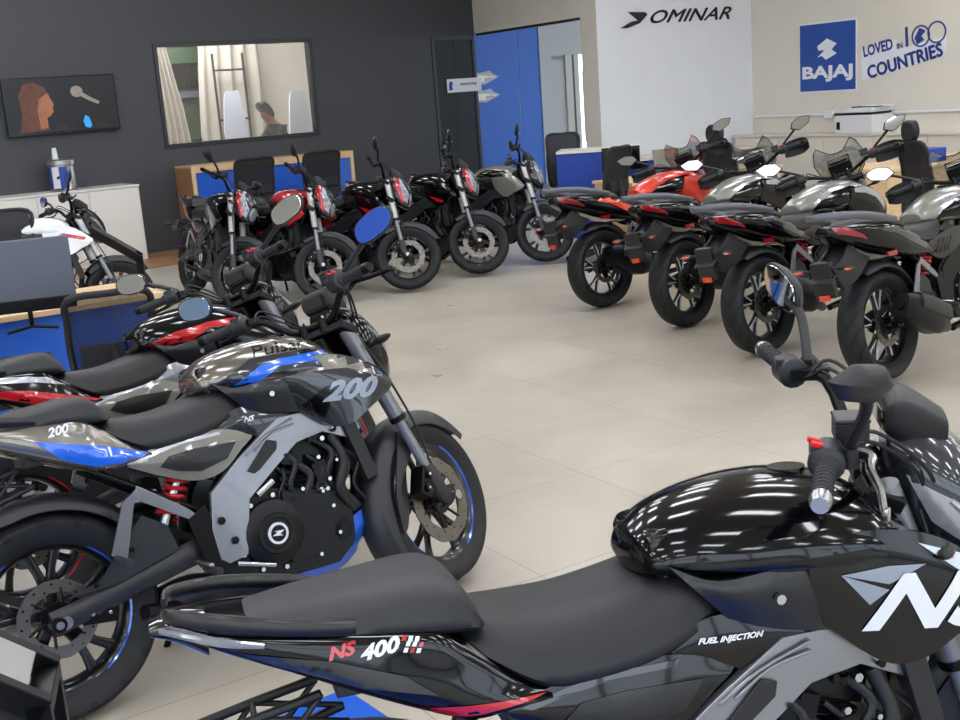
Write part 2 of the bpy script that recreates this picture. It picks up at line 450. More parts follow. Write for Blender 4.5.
def handlebar(b, T, clamp, grip, rise_col='metal_black', guards=None, big=True, far=False):
    """clamp (x,z), grip end (x, y, z)"""
    cx, cz = clamp; gx, gy, gz = grip
    mb = MB(T)
    half = [(cx, 0, cz), (cx, .05, cz), (cx-.005, .10, cz+.01), (cx-.03, .19, gz-.005), (gx+.03, gy-.13, gz+.002), (gx, gy, gz)]
    pts = [(x, -y, z) for x, y, z in reversed(half)]+half[1:]
    mb.tube(pts, .0125, rise_col, 10, smooth=3)
    for sy in (-1, 1):
        mb.cyl((cx, sy*.045, cz-.03), (cx, sy*.045, cz+.014), .02, 'metal_black', 12)
        mb.add(*circ_pts((cx, sy*.045, cz+.02), .006, .004), 'steel')
    bar = mb.obj('handlebar', b)
    for sy in (-1, 1):
        e = Vector((gx, sy*gy, gz)); i_ = Vector((gx+.028, sy*(gy-.125), gz+.002)); d = (e-i_).normalized()
        g = MB(T)
        g.tube([i_, i_+d*.008, i_+d*.012, e-d*.02, e-d*.012], [.0215, .0215, .0165, .0165, .019], 'grip_rubber', 16)
        for k in range(7): 
            q = i_+d*(.02+.013*k); g.cyl(q, q+d*.005, .0178, 'grip_rubber', 14)
        go = g.obj('grip', bar)
        e2 = MB(T); e2.tube([e-d*.014, e+d*.004, e+d*.016], [.018, .018, .014], 'steel' if big == 2 else 'metal_black', 14); e2.obj('bar_end_weight', bar)
        s = MB(T); c = i_-d*.03
        s.tube([c-d*.03, c-d*.026, c+d*.022, c+d*.028], [.018, .031, .031, .022], 'plastic_dark', 14)
        s.box(c+Vector((-.018, 0, .018)), (.02, .03, .02), 'plastic_dark')
        so = s.obj('switch_housing', bar, bevel=.002)
        if sy < 0:
            k = MB(T); k.box(c+Vector((-.018, -.010, .031)), (.02, .012, .009), 'red_switch', (0, .3, 0)); k.box(c+Vector((-.02, .010, .031)), (.022, .010, .008), 'red_switch', (0, .3, 0))
            k.obj('kill_switch', so, bevel=.002)
        # lever with perch
        l = MB(T)
        p = i_-d*.055+Vector((.03, 0, 0))
        l.box(p+Vector((-.01, 0, 0)), (.05, .03, .022), 'metal_black', (0, 0, 0))
        q = [p+Vector((.01, 0, 0)), p+Vector((.035, sy*.02, -.002)), p+Vector((.028, sy*.05, -.008)), p+Vector((.03, sy*.12, -.014)), p+Vector((.022, sy*.19, -.018)), p+Vector((.027, sy*.2, -.018))]
        l.tube(q, [.009, .010, .007, .006, .006, .009], 'steel' if sy < 0 and big == 2 else 'metal_black', 8, smooth=3, flat=1.3)
        l.obj('lever', bar)
        if sy < 0:
            r = MB(T); rc = p+Vector((.012, .035, .03))
            r.box(rc, (.055, .05, .035), 'plastic_black'); r.box(rc+Vector((0, 0, .02)), (.058, .053, .008), 'plastic_dark')
            r.obj('brake_reservoir', bar, bevel=.003)
        if guards:
            g = MB(T)
            gp = [[(gx+.10, sy*(gy-.16), gz-.02), (gx+.12, sy*(gy-.10), gz-.03), (gx+.11, sy*(gy-.02), gz-.03), (gx+.05, sy*(gy+.03), gz-.01)],
                  [(gx+.09, sy*(gy-.16), gz+.035), (gx+.11, sy*(gy-.10), gz+.05), (gx+.095, sy*(gy-.02), gz+.045), (gx+.04, sy*(gy+.03), gz+.02)]]
            lo = [(a[0]-.012, a[1], a[2]-.04) for a in gp[0]]
            g.surf([lo, gp[0], gp[1]], guards, 4, 4); g.surf([[(x-.006, y, z) for x, y, z in r_] for r_ in (lo, gp[0], gp[1])], 'plastic_black', 4, 4)
            g.tube([(gx+.045, sy*(gy+.028), gz), (gx, sy*(gy+.01), gz)], .008, 'plastic_black')
            g.tube([(gx+.095, sy*(gy-.15), gz), (gx+.03, sy*(gy-.17), gz)], .008, 'plastic_black')
            g.obj('hand_guard', bar)
    # cables
    cb = MB(T)
    for sy, k in ((-1, 0), (-1, 1), (1, 0), (1, 1)):
        s = Vector((gx+.06, sy*(gy-.19), gz))
        cb.tube([s, s+Vector((.06, sy*-.01, .01+.02*k)), (cx+.09+.02*k, sy*.10, cz-.02), (cx+.07, sy*.07, cz-.16)], .0038, 'hose', 6, smooth=6)
    cb.obj('control_cables', bar)
    return bar
def fender_arc(mb, c, rad, w, a0, a1, mat, n=18, drop=.05, taper=.5):
    """U-shaped mudguard round the axle point c=(x,z); angles from +x"""
    V = []; F = []
    prof = [(-1, -drop), (-.96, -.012), (-.7, .008), (0, .016), (.7, .008), (.96, -.012), (1, -drop)]
    k = len(prof)
    for lay in (0, 1):
        for i in range(n+1):
            t = i/n; a = a0+(a1-a0)*t
            e = min(1, math.sin(PI*min(max(t, 0), 1))*2.2)*(1-taper)+taper
            for y, h in prof:
                r = rad+(h*e)-(.003 if lay else 0)
                V.append((c[0]+r*math.cos(a), y*w*(.8+.2*e)*(1 if not lay else .96), c[1]+r*math.sin(a)))
    o = (n+1)*k
    for i in range(n):
        for j in range(k-1):
            q = (i*k+j, i*k+j+1, (i+1)*k+j+1, (i+1)*k+j); F.append(q); F.append(tuple(x+o for x in reversed(q)))
        for j in (0, k-1): F.append((i*k+j, (i+1)*k+j, (i+1)*k+j+o, i*k+j+o))
    for i in (0, n):
        for j in range(k-1): F.append((i*k+j, i*k+j+1, i*k+j+1+o, i*k+j+o))
    mb.add(V, F, mat)
def bolts(mb, pts, y, r=.007, mat='steel'):
    for x, z in pts: mb.add(*circ_pts((x, y, z), r, .009, 6), mat)
def engine(b, dom=False):
    e = MB()
    dx = .06 if dom else 0
    case = [(.50, .30), (.56, .235), (.88, .225), (.95, .28), (.96, .38), (.90, .46), (.78, .50), (.66, .53), (.55, .50), (.49, .42)]
    e.plate([(x+dx, z) for x, z in case], -.13, .12, 'engine_black')
    # cylinder leaning forward
    TT = Matrix.Translation((.80+dx, 0, .46)) @ Matrix.Rotation(R(18), 4, 'Y')
    for k in range(6): e.add(*boxp((0, 0, .03+k*.019), (.16, .20, .008)), 'engine_black', TT)
    e.add(*boxp((0, 0, .07), (.13, .17, .14)), 'engine_black', TT)
    e.add(*boxp((0, 0, .18), (.17, .20, .09)), 'engine_black', TT)
    e.add(*boxp((0, 0, .235), (.14, .16, .03)), 'metal_black', TT)
    e.add(*boxp((-.10, 0, .18), (.10, .08, .07)), 'engine_black', TT)
    # starter, pump, ribs
    e.cyl((.72+dx, -.08, .54), (.72+dx, .08, .54), .035, 'metal_black', 16)
    e.cyl((.90+dx, -.15, .33), (.90+dx, .0, .33), .035, 'metal_black', 14)
    for k in range(4): e.cyl((.60+dx+.09*k, -.132, .26+.012*k), (.60+dx+.09*k, -.05, .26+.012*k), .012, 'metal_black', 8)
    eo = e.obj('engine', b, bevel=.004)
    c = MB(); cx, cz = .665+dx, .385
    c.lathe([(0, -.165), (.045, -.167), (.05, -.172), (.062, -.172), (.066, -.165), (.088, -.160), (.104, -.148), (.108, -.125)], 'engine_black', 40, c=(cx, 0, cz))
    c.plate([(cx+.04, cz-.11), (cx+.21, cz-.10), (cx+.24, cz-.02), (cx+.20, cz+.07), (cx+.05, cz+.12)], -.150, -.12, 'engine_black')
    bolts(c, [(cx+.118*math.cos(a), cz+.118*math.sin(a)) for a in [i*2*PI/9 for i in range(9)]], -.135, .008)
    bolts(c, [(cx+.22, cz-.06), (cx+.215, cz+.03), (cx+.12, cz+.11), (cx+.14, cz-.11)], -.148, .007)
    c.cyl((cx-.03, -.14, cz+.13), (cx+.03, -.14, cz+.16), .012, 'steel', 8)
    co = c.obj('clutch_cover', eo)
    m = MB(); m.lathe([(0, -.174), (.026, -.174), (.026, -.170), (.026, -.165)], 'metal_black', 28, c=(cx, 0, cz))
    m.lathe([(.026, -.176), (.034, -.176), (.034, -.168)], 'decal_white', 28, c=(cx, 0, cz))
    m.plate([(cx-.02, cz-.004), (cx-.004, cz+.004), (cx-.014, cz+.010), (cx+.02, cz+.006), (cx+.004, cz-.003), (cx+.014, cz-.010)], -.178, -.174, 'decal_white')
    m.obj('cover_emblem', co)
    l = MB(); l.lathe([(0, .15), (.07, .148), (.09, .13), (.095, .10)], 'engine_black', 32, c=(cx+.18, 0, cz)); l.obj('generator_cover', eo)
    # studs, hoses, harness: bright specks of the mechanism
    h = MB()
    rnd = random.Random(3)
    for k in range(26):
        x = rnd.uniform(.66, .98)+dx; z = rnd.uniform(.46, .66)
        h.add(*circ_pts((x, -.115-rnd.random()*.02, z), rnd.uniform(.005, .009), .02, 6), 'steel' if k % 2 else 'metal_black')
    for k in range(7):
        x = .70+dx+.045*k; z = .60+.03*math.sin(k*2)
        h.tube([(x, -.12, z), (x+.04, -.135, z-.05), (x+.01, -.13, z-.12), (x+.06, -.12, z-.2)], .006+.004*(k % 3), 'hose', 8, smooth=4)
    h.tube([(.93+dx, -.125, .64), (.955+dx, -.14, .55), (.92+dx, -.14, .46), (.97+dx, -.12, .38)], .016, 'hose', 10, smooth=5)
    h.box((.78+dx, -.12, .60), (.07, .03, .05), 'metal_black', (0, .3, 0)); h.box((.87+dx, -.125, .53), (.05, .03, .07), 'metal_black', (0, -.2, 0))
    h.obj('engine_hoses', eo)
    x_ = MB()
    x_.tube([(.90+dx, -.04, .60), (1.0+dx, -.05, .60), (1.04+dx, -.05, .50), (1.0+dx, -.04, .33), (.90+dx, -.04, .20), (.62+dx, -.05, .17)], .021, 'exhaust_dark', 12, smooth=5)
    eo2 = x_.obj('exhaust_pipe', b)
    q = MB()
    if dom:
        q.tube([(.52, -.10, .20), (.36, -.17, .25), (.25, -.20, .30)], .03, 'exhaust_dark', 12, smooth=4)
        q.body([(.0, [(.28, -.0)]*2)], 'metal_black') if 0 else None
        ring = []
        A = Vector((.30, -.20, .27)); B_ = Vector((-.10, -.21, .43))
        d = (B_-A)
        T_ = Matrix.Translation(A) @ d.to_track_quat('X', 'Z').to_matrix().to_4x4()
        L = d.length
        q.body([(0, [(0, .05), (.04, .045), (.055, 0), (.04, -.05), (0, -.055)]), (L*.25, [(0, .085), (.055, .075), (.07, 0), (.05, -.085), (0, -.09)]), (L*.8, [(0, .08), (.05, .07), (.065, 0), (.045, -.075), (0, -.08)]), (L, [(0, .055), (.04, .05), (.05, 0), (.035, -.055), (0, -.06)])], 'exhaust_dark', T=T_)
        q.body([(L*.05, [(0, .095), (.06, .085), (.078, .03), (.07, 0), (0, .0)]), (L*.45, [(0, .1), (.062, .09), (.08, .03), (.07, 0), (0, .0)]), (L*.75, [(0, .092), (.055, .082), (.075, .03), (.065, 0), (0, .0)])], 'plastic_dark', T=T_)
        q.add(*tubep((L*.99, 0, 0), (L*1.04, 0, 0), .028), 'metal_black', T_)
        q.cyl((.25, -.16, .36), (.20, -.14, .46), .012, 'steel')
    else:
        q.body([(.30, [(0, .29), (.06, .28), (.08, .23), (.06, .18), (0, .17)]), (.45, [(0, .30), (.08, .29), (.10, .23), (.08, .165), (0, .155)]), (.64, [(0, .24), (.06, .235), (.07, .2), (.06, .155), (0, .15)])], 'exhaust_dark')
        q.tube([(.36, -.05, .23), (.30, -.11, .25), (.22, -.14, .27)], .024, 'exhaust_dark', 12)
    q.obj('muffler', b)
    return eo
def boxp(c, d):
    x, y, z = d[0]/2, d[1]/2, d[2]/2
    return [(c[0]+a*x, c[1]+b*y, c[2]+e*z) for e in (-1, 1) for b in (-1, 1) for a in (-1, 1)], [(0, 2, 3, 1), (4, 5, 7, 6), (0, 1, 5, 4), (2, 6, 7, 3), (0, 4, 6, 2), (1, 3, 7, 5)]
def tubep(a, b, r, n=12):
    m = MB(); m.cyl(a, b, r, 'steel', n); return m.v, m.f
def frame_parts(b, dom=False, frame='frame_silver'):
    f = MB(); dx = .06 if dom else 0
    for sy in (-1, 1):
        f.tube([(1.0+dx, sy*.05, .88), (.85+dx, sy*.11, .74), (.55, sy*.115, .60), (.47, sy*.11, .42)], .02, 'metal_black', 10, smooth=3)
        f.tube([(.52, sy*.11, .60), (.20, sy*.10, .74), (.02, sy*.07, .79)], .012, 'metal_black', 8, smooth=3)
        f.tube([(.47, sy*.11, .50), (.18, sy*.10, .70)], .011, 'metal_black', 8)
        f.tube([(1.02+dx, sy*.04, .82), (.98+dx, sy*.08, .60), (.93+dx, sy*.09, .45)], .016, 'metal_black', 8, smooth=3)
    f.tube([(1.085+dx, 0, .80), (1.02+dx, 0, .95)], .032, 'metal_black', 14)
    f.box((.40, 0, .70), (.26, .18, .10), 'plastic_black'); f.box((.12, 0, .79), (.24, .14, .07), 'plastic_black')
    f.cyl((.47, -.13, .40), (.47, .13, .40), .03, 'metal_black', 14)
    f.obj('frame', b, bevel=.003)
    # radiator
    r = MB(); T_ = Matrix.Translation((1.015+dx, 0, .585)) @ Matrix.Rotation(R(-14), 4, 'Y')
    r.add(*boxp((0, 0, 0), (.03, .24, .22)), 'metal_black', T_)
    for sy in (-1, 1): r.add(*boxp((0, sy*.135, 0), (.045, .04, .24)), 'plastic_black', T_)
    for k in range(16): r.add(*boxp((.016, 0, -.1+k*.0133), (.004, .23, .004)), 'engine_black', T_)
    r.obj('radiator', b, bevel=.004)
    s = MB()
    zc = .312
    for sy in (-1, 1):
        s.tube([(.47, sy*.10, .40), (.36, sy*.118, .385), (.10, sy*.118, .335), (-.03, sy*.115, zc)], [.019, .018, .016, .018], 'plastic_dark', 8, smooth=2, flat=2.1)
        s.cyl((-.02, sy*.10, zc), (-.02, sy*.145, zc), .022, 'metal_black', 12)
        s.add(*circ_pts((-.02, sy*.15+(.01 if sy < 0 else 0), zc), .012, .012), 'steel')
    s.box((.33, 0, .40), (.05, .2, .06), 'metal_black')
    so = s.obj('swingarm', b)
    h = MB()
    h.plate([(.02, .375), (.12, .40), (.27, .55), (.34, .50), (.36, .42), (.16, .375)], -.137, -.129, 'plastic_dark')
    bolts(h, [(.10, .39), (.22, .46)], -.137, .008, 'metal_black')
    fender_arc(h, (0, .312), .345, .082, R(30), R(118), 'plastic_dark', drop=.03)
    h.obj('rear_hugger', so)
    k = MB()
    T_ = Matrix.Translation((.45, -.02, .62)) @ Matrix.Rotation(R(28), 4, 'Y')
    pts = [(.032*math.cos(t*2*PI), .032*math.sin(t*2*PI), -.085+.17*t/7) for t in [i/10 for i in range(71)]]
    m = MB(); m.tube(pts, .0075, 'spring_red', 6); k.add(m.v, m.f, 'spring_red', T_)
    m = MB(); m.tube([(0, 0, -.14), (0, 0, .13)], .017, 'steel', 10); k.add(m.v, m.f, 'steel', T_)
    k.v = [p+Vector((-.05, -.065, -.03)) for p in k.v]
    k.obj('shock_absorber', b)
    c = MB()
    c.plate([(.40, .50), (.46, .53), (.50, .40), (.50, .30), (.44, .29)], -.150, -.140, 'metal_black')
    c.tube([(.40, -.15, .37), (.42, -.22, .36)], .008, 'steel'); c.tube([(.42, -.155, .345), (.43, -.245, .34)], [.011, .013], 'grip_rubber', 8)
    c.tube([(.52, -.16, .33), (.64, -.165, .29)], .008, 'steel')
    c.obj('footpeg', b, bevel=.002)
    c = MB(); c.plate([(.16, .46), (.22, .60), (.27, .63), (.25, .58), (.20, .43)], -.147, -.137, 'frame_silver')
    c.plate([(.27, .64), (.40, .54), (.44, .50), (.42, .49), (.26, .60)], -.147, -.139, 'frame_silver')
    c.tube([(.17, -.15, .45), (.18, -.24, .44)], [.010, .012], 'grip_rubber', 8); c.obj('passenger_footpeg', b, bevel=.002)
    c = MB(); c.tube([(.46, .12, .28), (.42, .20, .15), (.38, .27, .025)], .011, 'metal_black', 8); c.box((.375, .28, .018), (.06, .035, .012), 'metal_black'); c.obj('side_stand', b)
def fork(b, T, top, axle, tube_mat, split, clampz):
    for sy in (-1, 1):
        f = MB(T); a = Vector((top[0], sy*.10, top[1])); e = Vector((axle[0]-.03, sy*.10, axle[1]+.0))
        m = a.lerp(e, split)
        f.tube([a+(a-e).normalized()*.02, m], .027, tube_mat, 16)
        f.tube([m, m+(e-m).normalized()*.02], .029, 'metal_black', 16)
        f.tube([m, a.lerp(e, .86)], .019, 'fork_grey', 14)
        f.tube([a.lerp(e, .80), a.lerp(e, .88), a.lerp(e, .95), e+Vector((.028, 0, -.01))], [.024, .03, .028, .024], 'plastic_dark', 12, smooth=2, flat=1.2)
        f.add(*circ_pts((axle[0], sy*.10-(.03 if sy < 0 else -.04), axle[1]), .017, .014), 'steel')
        fo = f.obj('fork_leg', b)
        if sy < 0: caliper(fo, (axle[0]-.105, axle[1]+.075), -.088, T, rot=R(30))
    y = MB(T); a = Vector((top[0], 0, top[1])); e = Vector((axle[0]-.03, 0, axle[1])); d = (e-a).normalized()
    y.box(a+Vector((-.01, 0, 0)), (.075, .26, .032), 'metal_black', (0, R(25), 0)); y.box(a+d*.17+Vector((-.01, 0, 0)), (.08, .26, .04), 'metal_black', (0, R(25), 0))
    y.obj('fork_yoke', b, bevel=.006)
def seat_parts(b, lift=0):
    st = []
    for x, w, zt, zb in ((.195, .10, .848, .835), (.25, .125, .842, .785), (.33, .142, .834, .733), (.42, .146, .833, .728), (.52, .142, .847, .738), (.60, .128, .866, .76), (.655, .108, .870, .79), (.672, .09, .855, .81)):
        st.append((x, [(0, zt), (w*.6, zt-.002), (w*.9, zt-.022), (w, (zt+zb)/2-.01), (w*.97, zb), (0, zb)]))
    s = MB(); s.body(st, 'seat_vinyl', 4, 3); s.obj('rider_seat', b, ang=60)
    st = []
    for x, w, zt, zb in ((-.235, .05, .895, .885), (-.21, .08, .908, .885), (-.10, .105, .918, .875), (.04, .122, .925, .862), (.15, .128, .930, .85), (.205, .122, .918, .843), (.235, .115, .880, .84), (.245, .10, .855, .84)):
        st.append((x, [(0, zt), (w*.6, zt-.002), (w*.9, zt-.015), (w, (zt+zb)/2), (w*.97, zb), (0, zb)]))
    s = MB(); s.body(st, 'seat_vinyl_light', 4, 3); s.obj('pillion_seat', b, ang=60)
def ns_bike(t, name, label, loc, rz, lean, steer, group=None, z=0, near=True):
    b = thing(name, label, 'motorcycle', (loc[0], loc[1], z+.002), rz, group, lean)
    T = steer_matrix((1.045, 0, .95), 24.8, steer)
    AX = (1.315, .297)
    frame_parts(b)
    engine(b)
    # --- beams
    for sy in (-1, 1):
        m = MB(); y = sy*.128
        poly = [(1.0, .715), (.88, .735), (.75, .735), (.60, .645), (.487, .56), (.468, .45), (.475, .355), (.50, .335), (.565, .345), (.585, .43), (.605, .51), (.80, .642), (.90, .655), (1.02, .60), (1.04, .64)]
        m.plate(poly, lambda x, z: sy*(.112+.02*min(1, max(0, (.9-x)/.3))), lambda x, z: sy*(.140+.012*min(1, max(0, (.9-x)/.3))), t['frame'])
        for k in (0, 1):
            m.tube([(.62+.03*k, sy*.152, .645+.004*k), (.70+.02*k, sy*.152, .69), (.80, sy*.150, .722-.018*k)], .004, t['frame'], 6, smooth=3)
        m.plate([(.615, .595), (.70, .675), (.73, .665), (.725, .64), (.655, .59), (.635, .583)], sy*.150, sy*.156, 'plastic_black')
        bolts(m, [(.53, .40), (.50, .47)], sy*.152 if sy < 0 else sy*.160, .013, 'metal_black')
        m.obj('frame_beam', b, bevel=.006)
    # --- tank
    m = MB()
    st = [(.535, [(0, .905), (.02, .904), (.035, .89), (.03, .872), (0, .865)]), (.545, [(0, .925), (.05, .92), (.08, .90), (.085, .87), (0, .85)]),
          (.60, [(0, .962), (.075, .95), (.118, .915), (.118, .865), (0, .84)]),
          (.70, [(0, .986), (.10, .968), (.155, .915), (.150, .855), (0, .83)]),
          (.82, [(0, .990), (.11, .972), (.178, .912), (.168, .842), (0, .82)]),
          (.93, [(0, .972), (.11, .952), (.182, .895), (.170, .83), (0, .81)]),
          (1.0, [(0, .925), (.10, .91), (.168, .865), (.155, .80), (0, .80)])]
    m.body(st, t['tank'], 5, 4)
    tr = m.tree()
    for sy in (-1, 1):
        m.decal([(.58, .875), (.63, .900), (.70, .935), (.90, .93), (1.0, .88), (.99, .845), (.90, .865), (.76, .855), (.64, .84), (.60, .85)], t['tank2'], sy, .0015, tree=tr)
        if t.get('stripe'):
            m.decal([(.60, .845), (.70, .855), (.78, .895), (.94, .885), (.95, .915), (.78, .918), (.72, .908)], t['stripe'], sy, .003, tree=tr)
            m.decal([(.60, .845), (.56, .875), (.66, .905), (.72, .908)], t.get('tank3', 'decal_grey'), sy, .0028, tree=tr)
        if t.get('script'): m.text(t['script'], t.get('scriptmat', 'gloss_black'), (.80, .952), .05, sy, -.02, .35, 1.5, off=.002)
    m.cyl((.86, 0, .975), (.86, 0, .9905), .034, 'gloss_black', 24)
    m.obj('fuel_tank', b, ang=50)
    m = MB(); m.plate([(.545, .915), (.556, .935), (.64, .948), (.68, .86), (.62, .825), (.56, .835)], -.088, .088, t.get('rearcap', 'gloss_black')); m.obj('tank_rear_cover', b, bevel=.012, seg=3)
    # --- tank flanks and shrouds
    for sy in (-1, 1):
        m = MB()
        m.shell([[(.565, sy*.118, .885), (.60, sy*.14, .845), (.655, sy*.138, .785)],
                 [(.64, sy*.148, .855), (.67, sy*.160, .83), (.72, sy*.150, .760)],
                 [(.77, sy*.170, .865), (.79, sy*.174, .82), (.80, sy*.158, .742)],
                 [(.93, sy*.180, .85), (.92, sy*.180, .80), (.88, sy*.164, .735)]], .012, 'satin_black', 4, 3)
        m.add(*circ_pts((.735, sy*.171+(-.0 if sy < 0 else .009), .815), .009, .009, 8), 'steel')
        m.obj('tank_flank', b)
        m = MB()
        m.shell([[(.80, sy*.176, .905), (.79, sy*.178, .85), (.82, sy*.165, .75)],
                 [(.92, sy*.186, .905), (.90, sy*.190, .83), (.92, sy*.178, .67)],
                 [(1.02, sy*.190, .880), (1.02, sy*.200, .80), (.99, sy*.190, .665)],
                 [(1.10, sy*.192, .83), (1.10, sy*.202, .775), (1.06, sy*.198, .70)],
                 [(1.165, sy*.185, .775), (1.16, sy*.190, .755), (1.14, sy*.188, .735)]], .014, t['shroud'], 5, 4)
        tr = m.tree()
        for q, mt in t.get('shroud_decals', []):
            m.decal(q, mt, sy, .002, tree=tr, step=.03)
        if t.get('shroud_text'):
            tx = t['shroud_text']; m.text(tx[0], tx[1], tx[2], tx[3], sy, tx[4], .45, tx[5], off=.003, bold=.004, step=.03)
        m.obj('tank_shroud', b, ang=50)
    seat_parts(b)
    # --- tail
    m = MB()
    st = [(-.335, [(0, .925), (.02, .922), (.035, .91), (.03, .90), (0, .897)]),
          (-.25, [(0, .915), (.06, .912), (.088, .895), (.075, .87), (0, .86)]),
          (-.10, [(0, .90), (.09, .895), (.118, .865), (.105, .815), (0, .80)]),
          (.03, [(0, .88), (.11, .878), (.135, .835), (.125, .765), (0, .75)]),
          (.14, [(0, .86), (.125, .862), (.143, .81), (.135, .725), (0, .71)]),
          (.21, [(0, .82), (.12, .825), (.146, .775), (.14, .705), (0, .70)]),
          (.29, [(0, .755), (.12, .755), (.146, .735), (.143, .712), (0, .70)]),
          (.335, [(0, .73), (.12, .73), (.14, .725), (.138, .715), (0, .71)])]
    m.body(st, t['tail'], 4, 4)
    tr = m.tree()
    for sy in (-1, 1):
        for q, mt in t.get('tail_decals', []): m.decal(q, mt, sy, .0018, tree=tr, step=.03)
        for tx in t.get('tail_text', []):
            m.text(tx[0], tx[1], tx[2], tx[3], sy, -sy*tx[4]*-1 if sy < 0 else tx[4]*1, .35*(1 if sy < 0 else 1), tx[5], off=.003, bold=.0012, step=.02)
    m.obj('tail_cowl', b, ang=50)
    for sy in (-1, 1):
        g = MB()
        g.tube([(.0, sy*.12, .885), (-.12, sy*.128, .905), (-.24, sy*.108, .925), (-.33, sy*.065, .935), (-.345, sy*.03, .93)], [.008, .009, .009, .008, .006], 'satin_black', 10, smooth=4, flat=1.5)
        g.obj('grab_rail', b)
    l = MB()
    l.body([(-.375, [(0, .912), (.015, .91), (.025, .905), (.02, .895), (0, .89)]), (-.33, [(0, .925), (.03, .92), (.045, .91), (.035, .885), (0, .88)]), (-.27, [(0, .92), (.05, .912), (.082, .90), (.07, .865), (0, .855)])], t.get('tail_lamp', 'lamp_red'), 3, 4)
    for sy in (-1, 1):
        l.tube([(-.355, sy*.03, .905), (-.25, sy*.092, .89), (-.17, sy*.112, .878)], [.006, .0075, .004], 'lens_clear', 8, smooth=3)
    l.obj('tail_light', b)
    p = MB()
    for sy in (-1, 1):
        y = sy*.035
        top = [(-.02, .755), (-.13, .735), (-.24, .712), (-.34, .69), (-.43, .665)]; bot = [(.02, .70), (-.10, .67), (-.21, .64), (-.31, .615), (-.41, .59)]
        p.tube([(x_, y, z_) for x_, z_ in top], .009, 'plastic_black', 6); p.tube([(x_, y, z_) for x_, z_ in bot], .009, 'plastic_black', 6)
        for k in range(4):
            p.tube([(top[k][0], y, top[k][1]), (bot[k+1][0], y, bot[k+1][1])], .006, 'plastic_black', 6)
            p.tube([(bot[k][0], y, bot[k][1]), (top[k+1][0], y, top[k+1][1])], .006, 'plastic_black', 6)
    for k in (1, 3): p.cyl((top[k][0], -.035, top[k][1]), (top[k][0], .035, top[k][1]), .006, 'plastic_black', 6)
    p.plate([(-.40, .66), (-.43, .69), (-.47, .69), (-.56, .645), (-.60, .60), (-.57, .575), (-.42, .58)], -.045, .045, 'plastic_dark')
    p.box((-.615, 0, .60), (.01, .05, .02), 'lamp_red')
    po = p.obj('plate_bracket', b, bevel=.003)
    for sy in (-1, 1): indicator(po, (-.49, sy*.04, .64), (-.25, sy, 0))
    # --- side covers
    for sy in (-1, 1):
        m = MB()
        m.shell([[(.255, sy*.137, .712), (.26, sy*.139, .705), (.265, sy*.137, .695)],
                 [(.35, sy*.140, .735), (.36, sy*.150, .69), (.35, sy*.145, .648)],
                 [(.45, sy*.142, .745), (.46, sy*.156, .675), (.45, sy*.148, .608)],
                 [(.56, sy*.140, .742), (.57, sy*.150, .68), (.54, sy*.148, .615)],
                 [(.665, sy*.136, .705), (.65, sy*.142, .69), (.62, sy*.146, .672)]], .012, t['side'], 4, 4)
        tr = m.tree()
        m.decal([(.38, .70), (.46, .705), (.60, .695), (.56, .65), (.47, .632), (.40, .65), (.35, .675)], 'satin_black', sy, .002, tree=tr, step=.03)
        m.decal([(.28, .708), (.36, .728), (.45, .738), (.56, .735), (.55, .725), (.45, .726), (.36, .716), (.30, .702)], t.get('side2', 'decal_grey'), sy, .002, tree=tr, step=.03)
        m.obj('side_cover', b, ang=50)
        m = MB()
        m.shell([[(.535, sy*.128, .752), (.545, sy*.132, .738), (.565, sy*.134, .722)],
                 [(.60, sy*.132, .785), (.62, sy*.140, .745), (.64, sy*.138, .708)],
                 [(.665, sy*.136, .790), (.68, sy*.144, .745), (.69, sy*.140, .69)],
                 [(.80, sy*.140, .748), (.79, sy*.144, .735), (.77, sy*.142, .715)]], .01, t['knee'], 4, 3)
        if t.get('side_text'): m.text(t['side_text'], 'decal_white', (.655, .752), t.get('side_size', .022), sy, -.05, .4, 1.2, off=.002, bold=.0006)
        m.obj('knee_cover', b, ang=50)
    m = MB()
    for sy in (-1, 1):
        m.shell([[(.72, sy*.10, .26), (.74, sy*.11, .22), (.76, sy*.07, .175)], [(.90, sy*.115, .33), (.92, sy*.12, .27), (.93, sy*.07, .20)], [(1.04, sy*.10, .38), (1.05, sy*.10, .34), (1.05, sy*.05, .29)]], .01, t.get('pan', 'satin_black'), 3, 3)
    m.obj('belly_pan', b)
    # --- steered parts
    for ch in b.children:
        if ch.name.split('.')[0] in ('pillion_seat', 'tail_cowl', 'grab_rail', 'tail_light') and ch.type == 'MESH':
            for o_ in [ch]+list(ch.children)+[g for c in ch.children for g in c.children]:
                for v in o_.data.vertices:
                    if v.co.x < .2: v.co.x = .2+(v.co.x-.2)*.82
    wheel(b, 'rear_wheel', (0, 0, .312), .312, .142, None, .115, -1, t.get('rim_stripe'), rimcol=t.get('rim', 'rim_black'))
    wheel(b, 'front_wheel', (AX[0], 0, AX[1]), .297, .112, T, .152, -1, t.get('rim_stripe'), rimcol=t.get('rim', 'rim_black'))
    m = MB(); m.add(*circ_pts((0, -.12, .312), .02, .02), 'steel'); m.obj('rear_axle_nut', b)
    caliper(b, (.105, .31), -.09, None, R(-80))
    fork(b, T, (1.045, .95), AX, t['fork'], .50, .97)
    m = MB(T)
    hug = t.get('hug', True)
    fender_arc(m, AX, .322, .068, R(38), R(205 if hug else 140), t.get('fender', 'plastic_dark'), n=26, drop=.045, taper=.7)
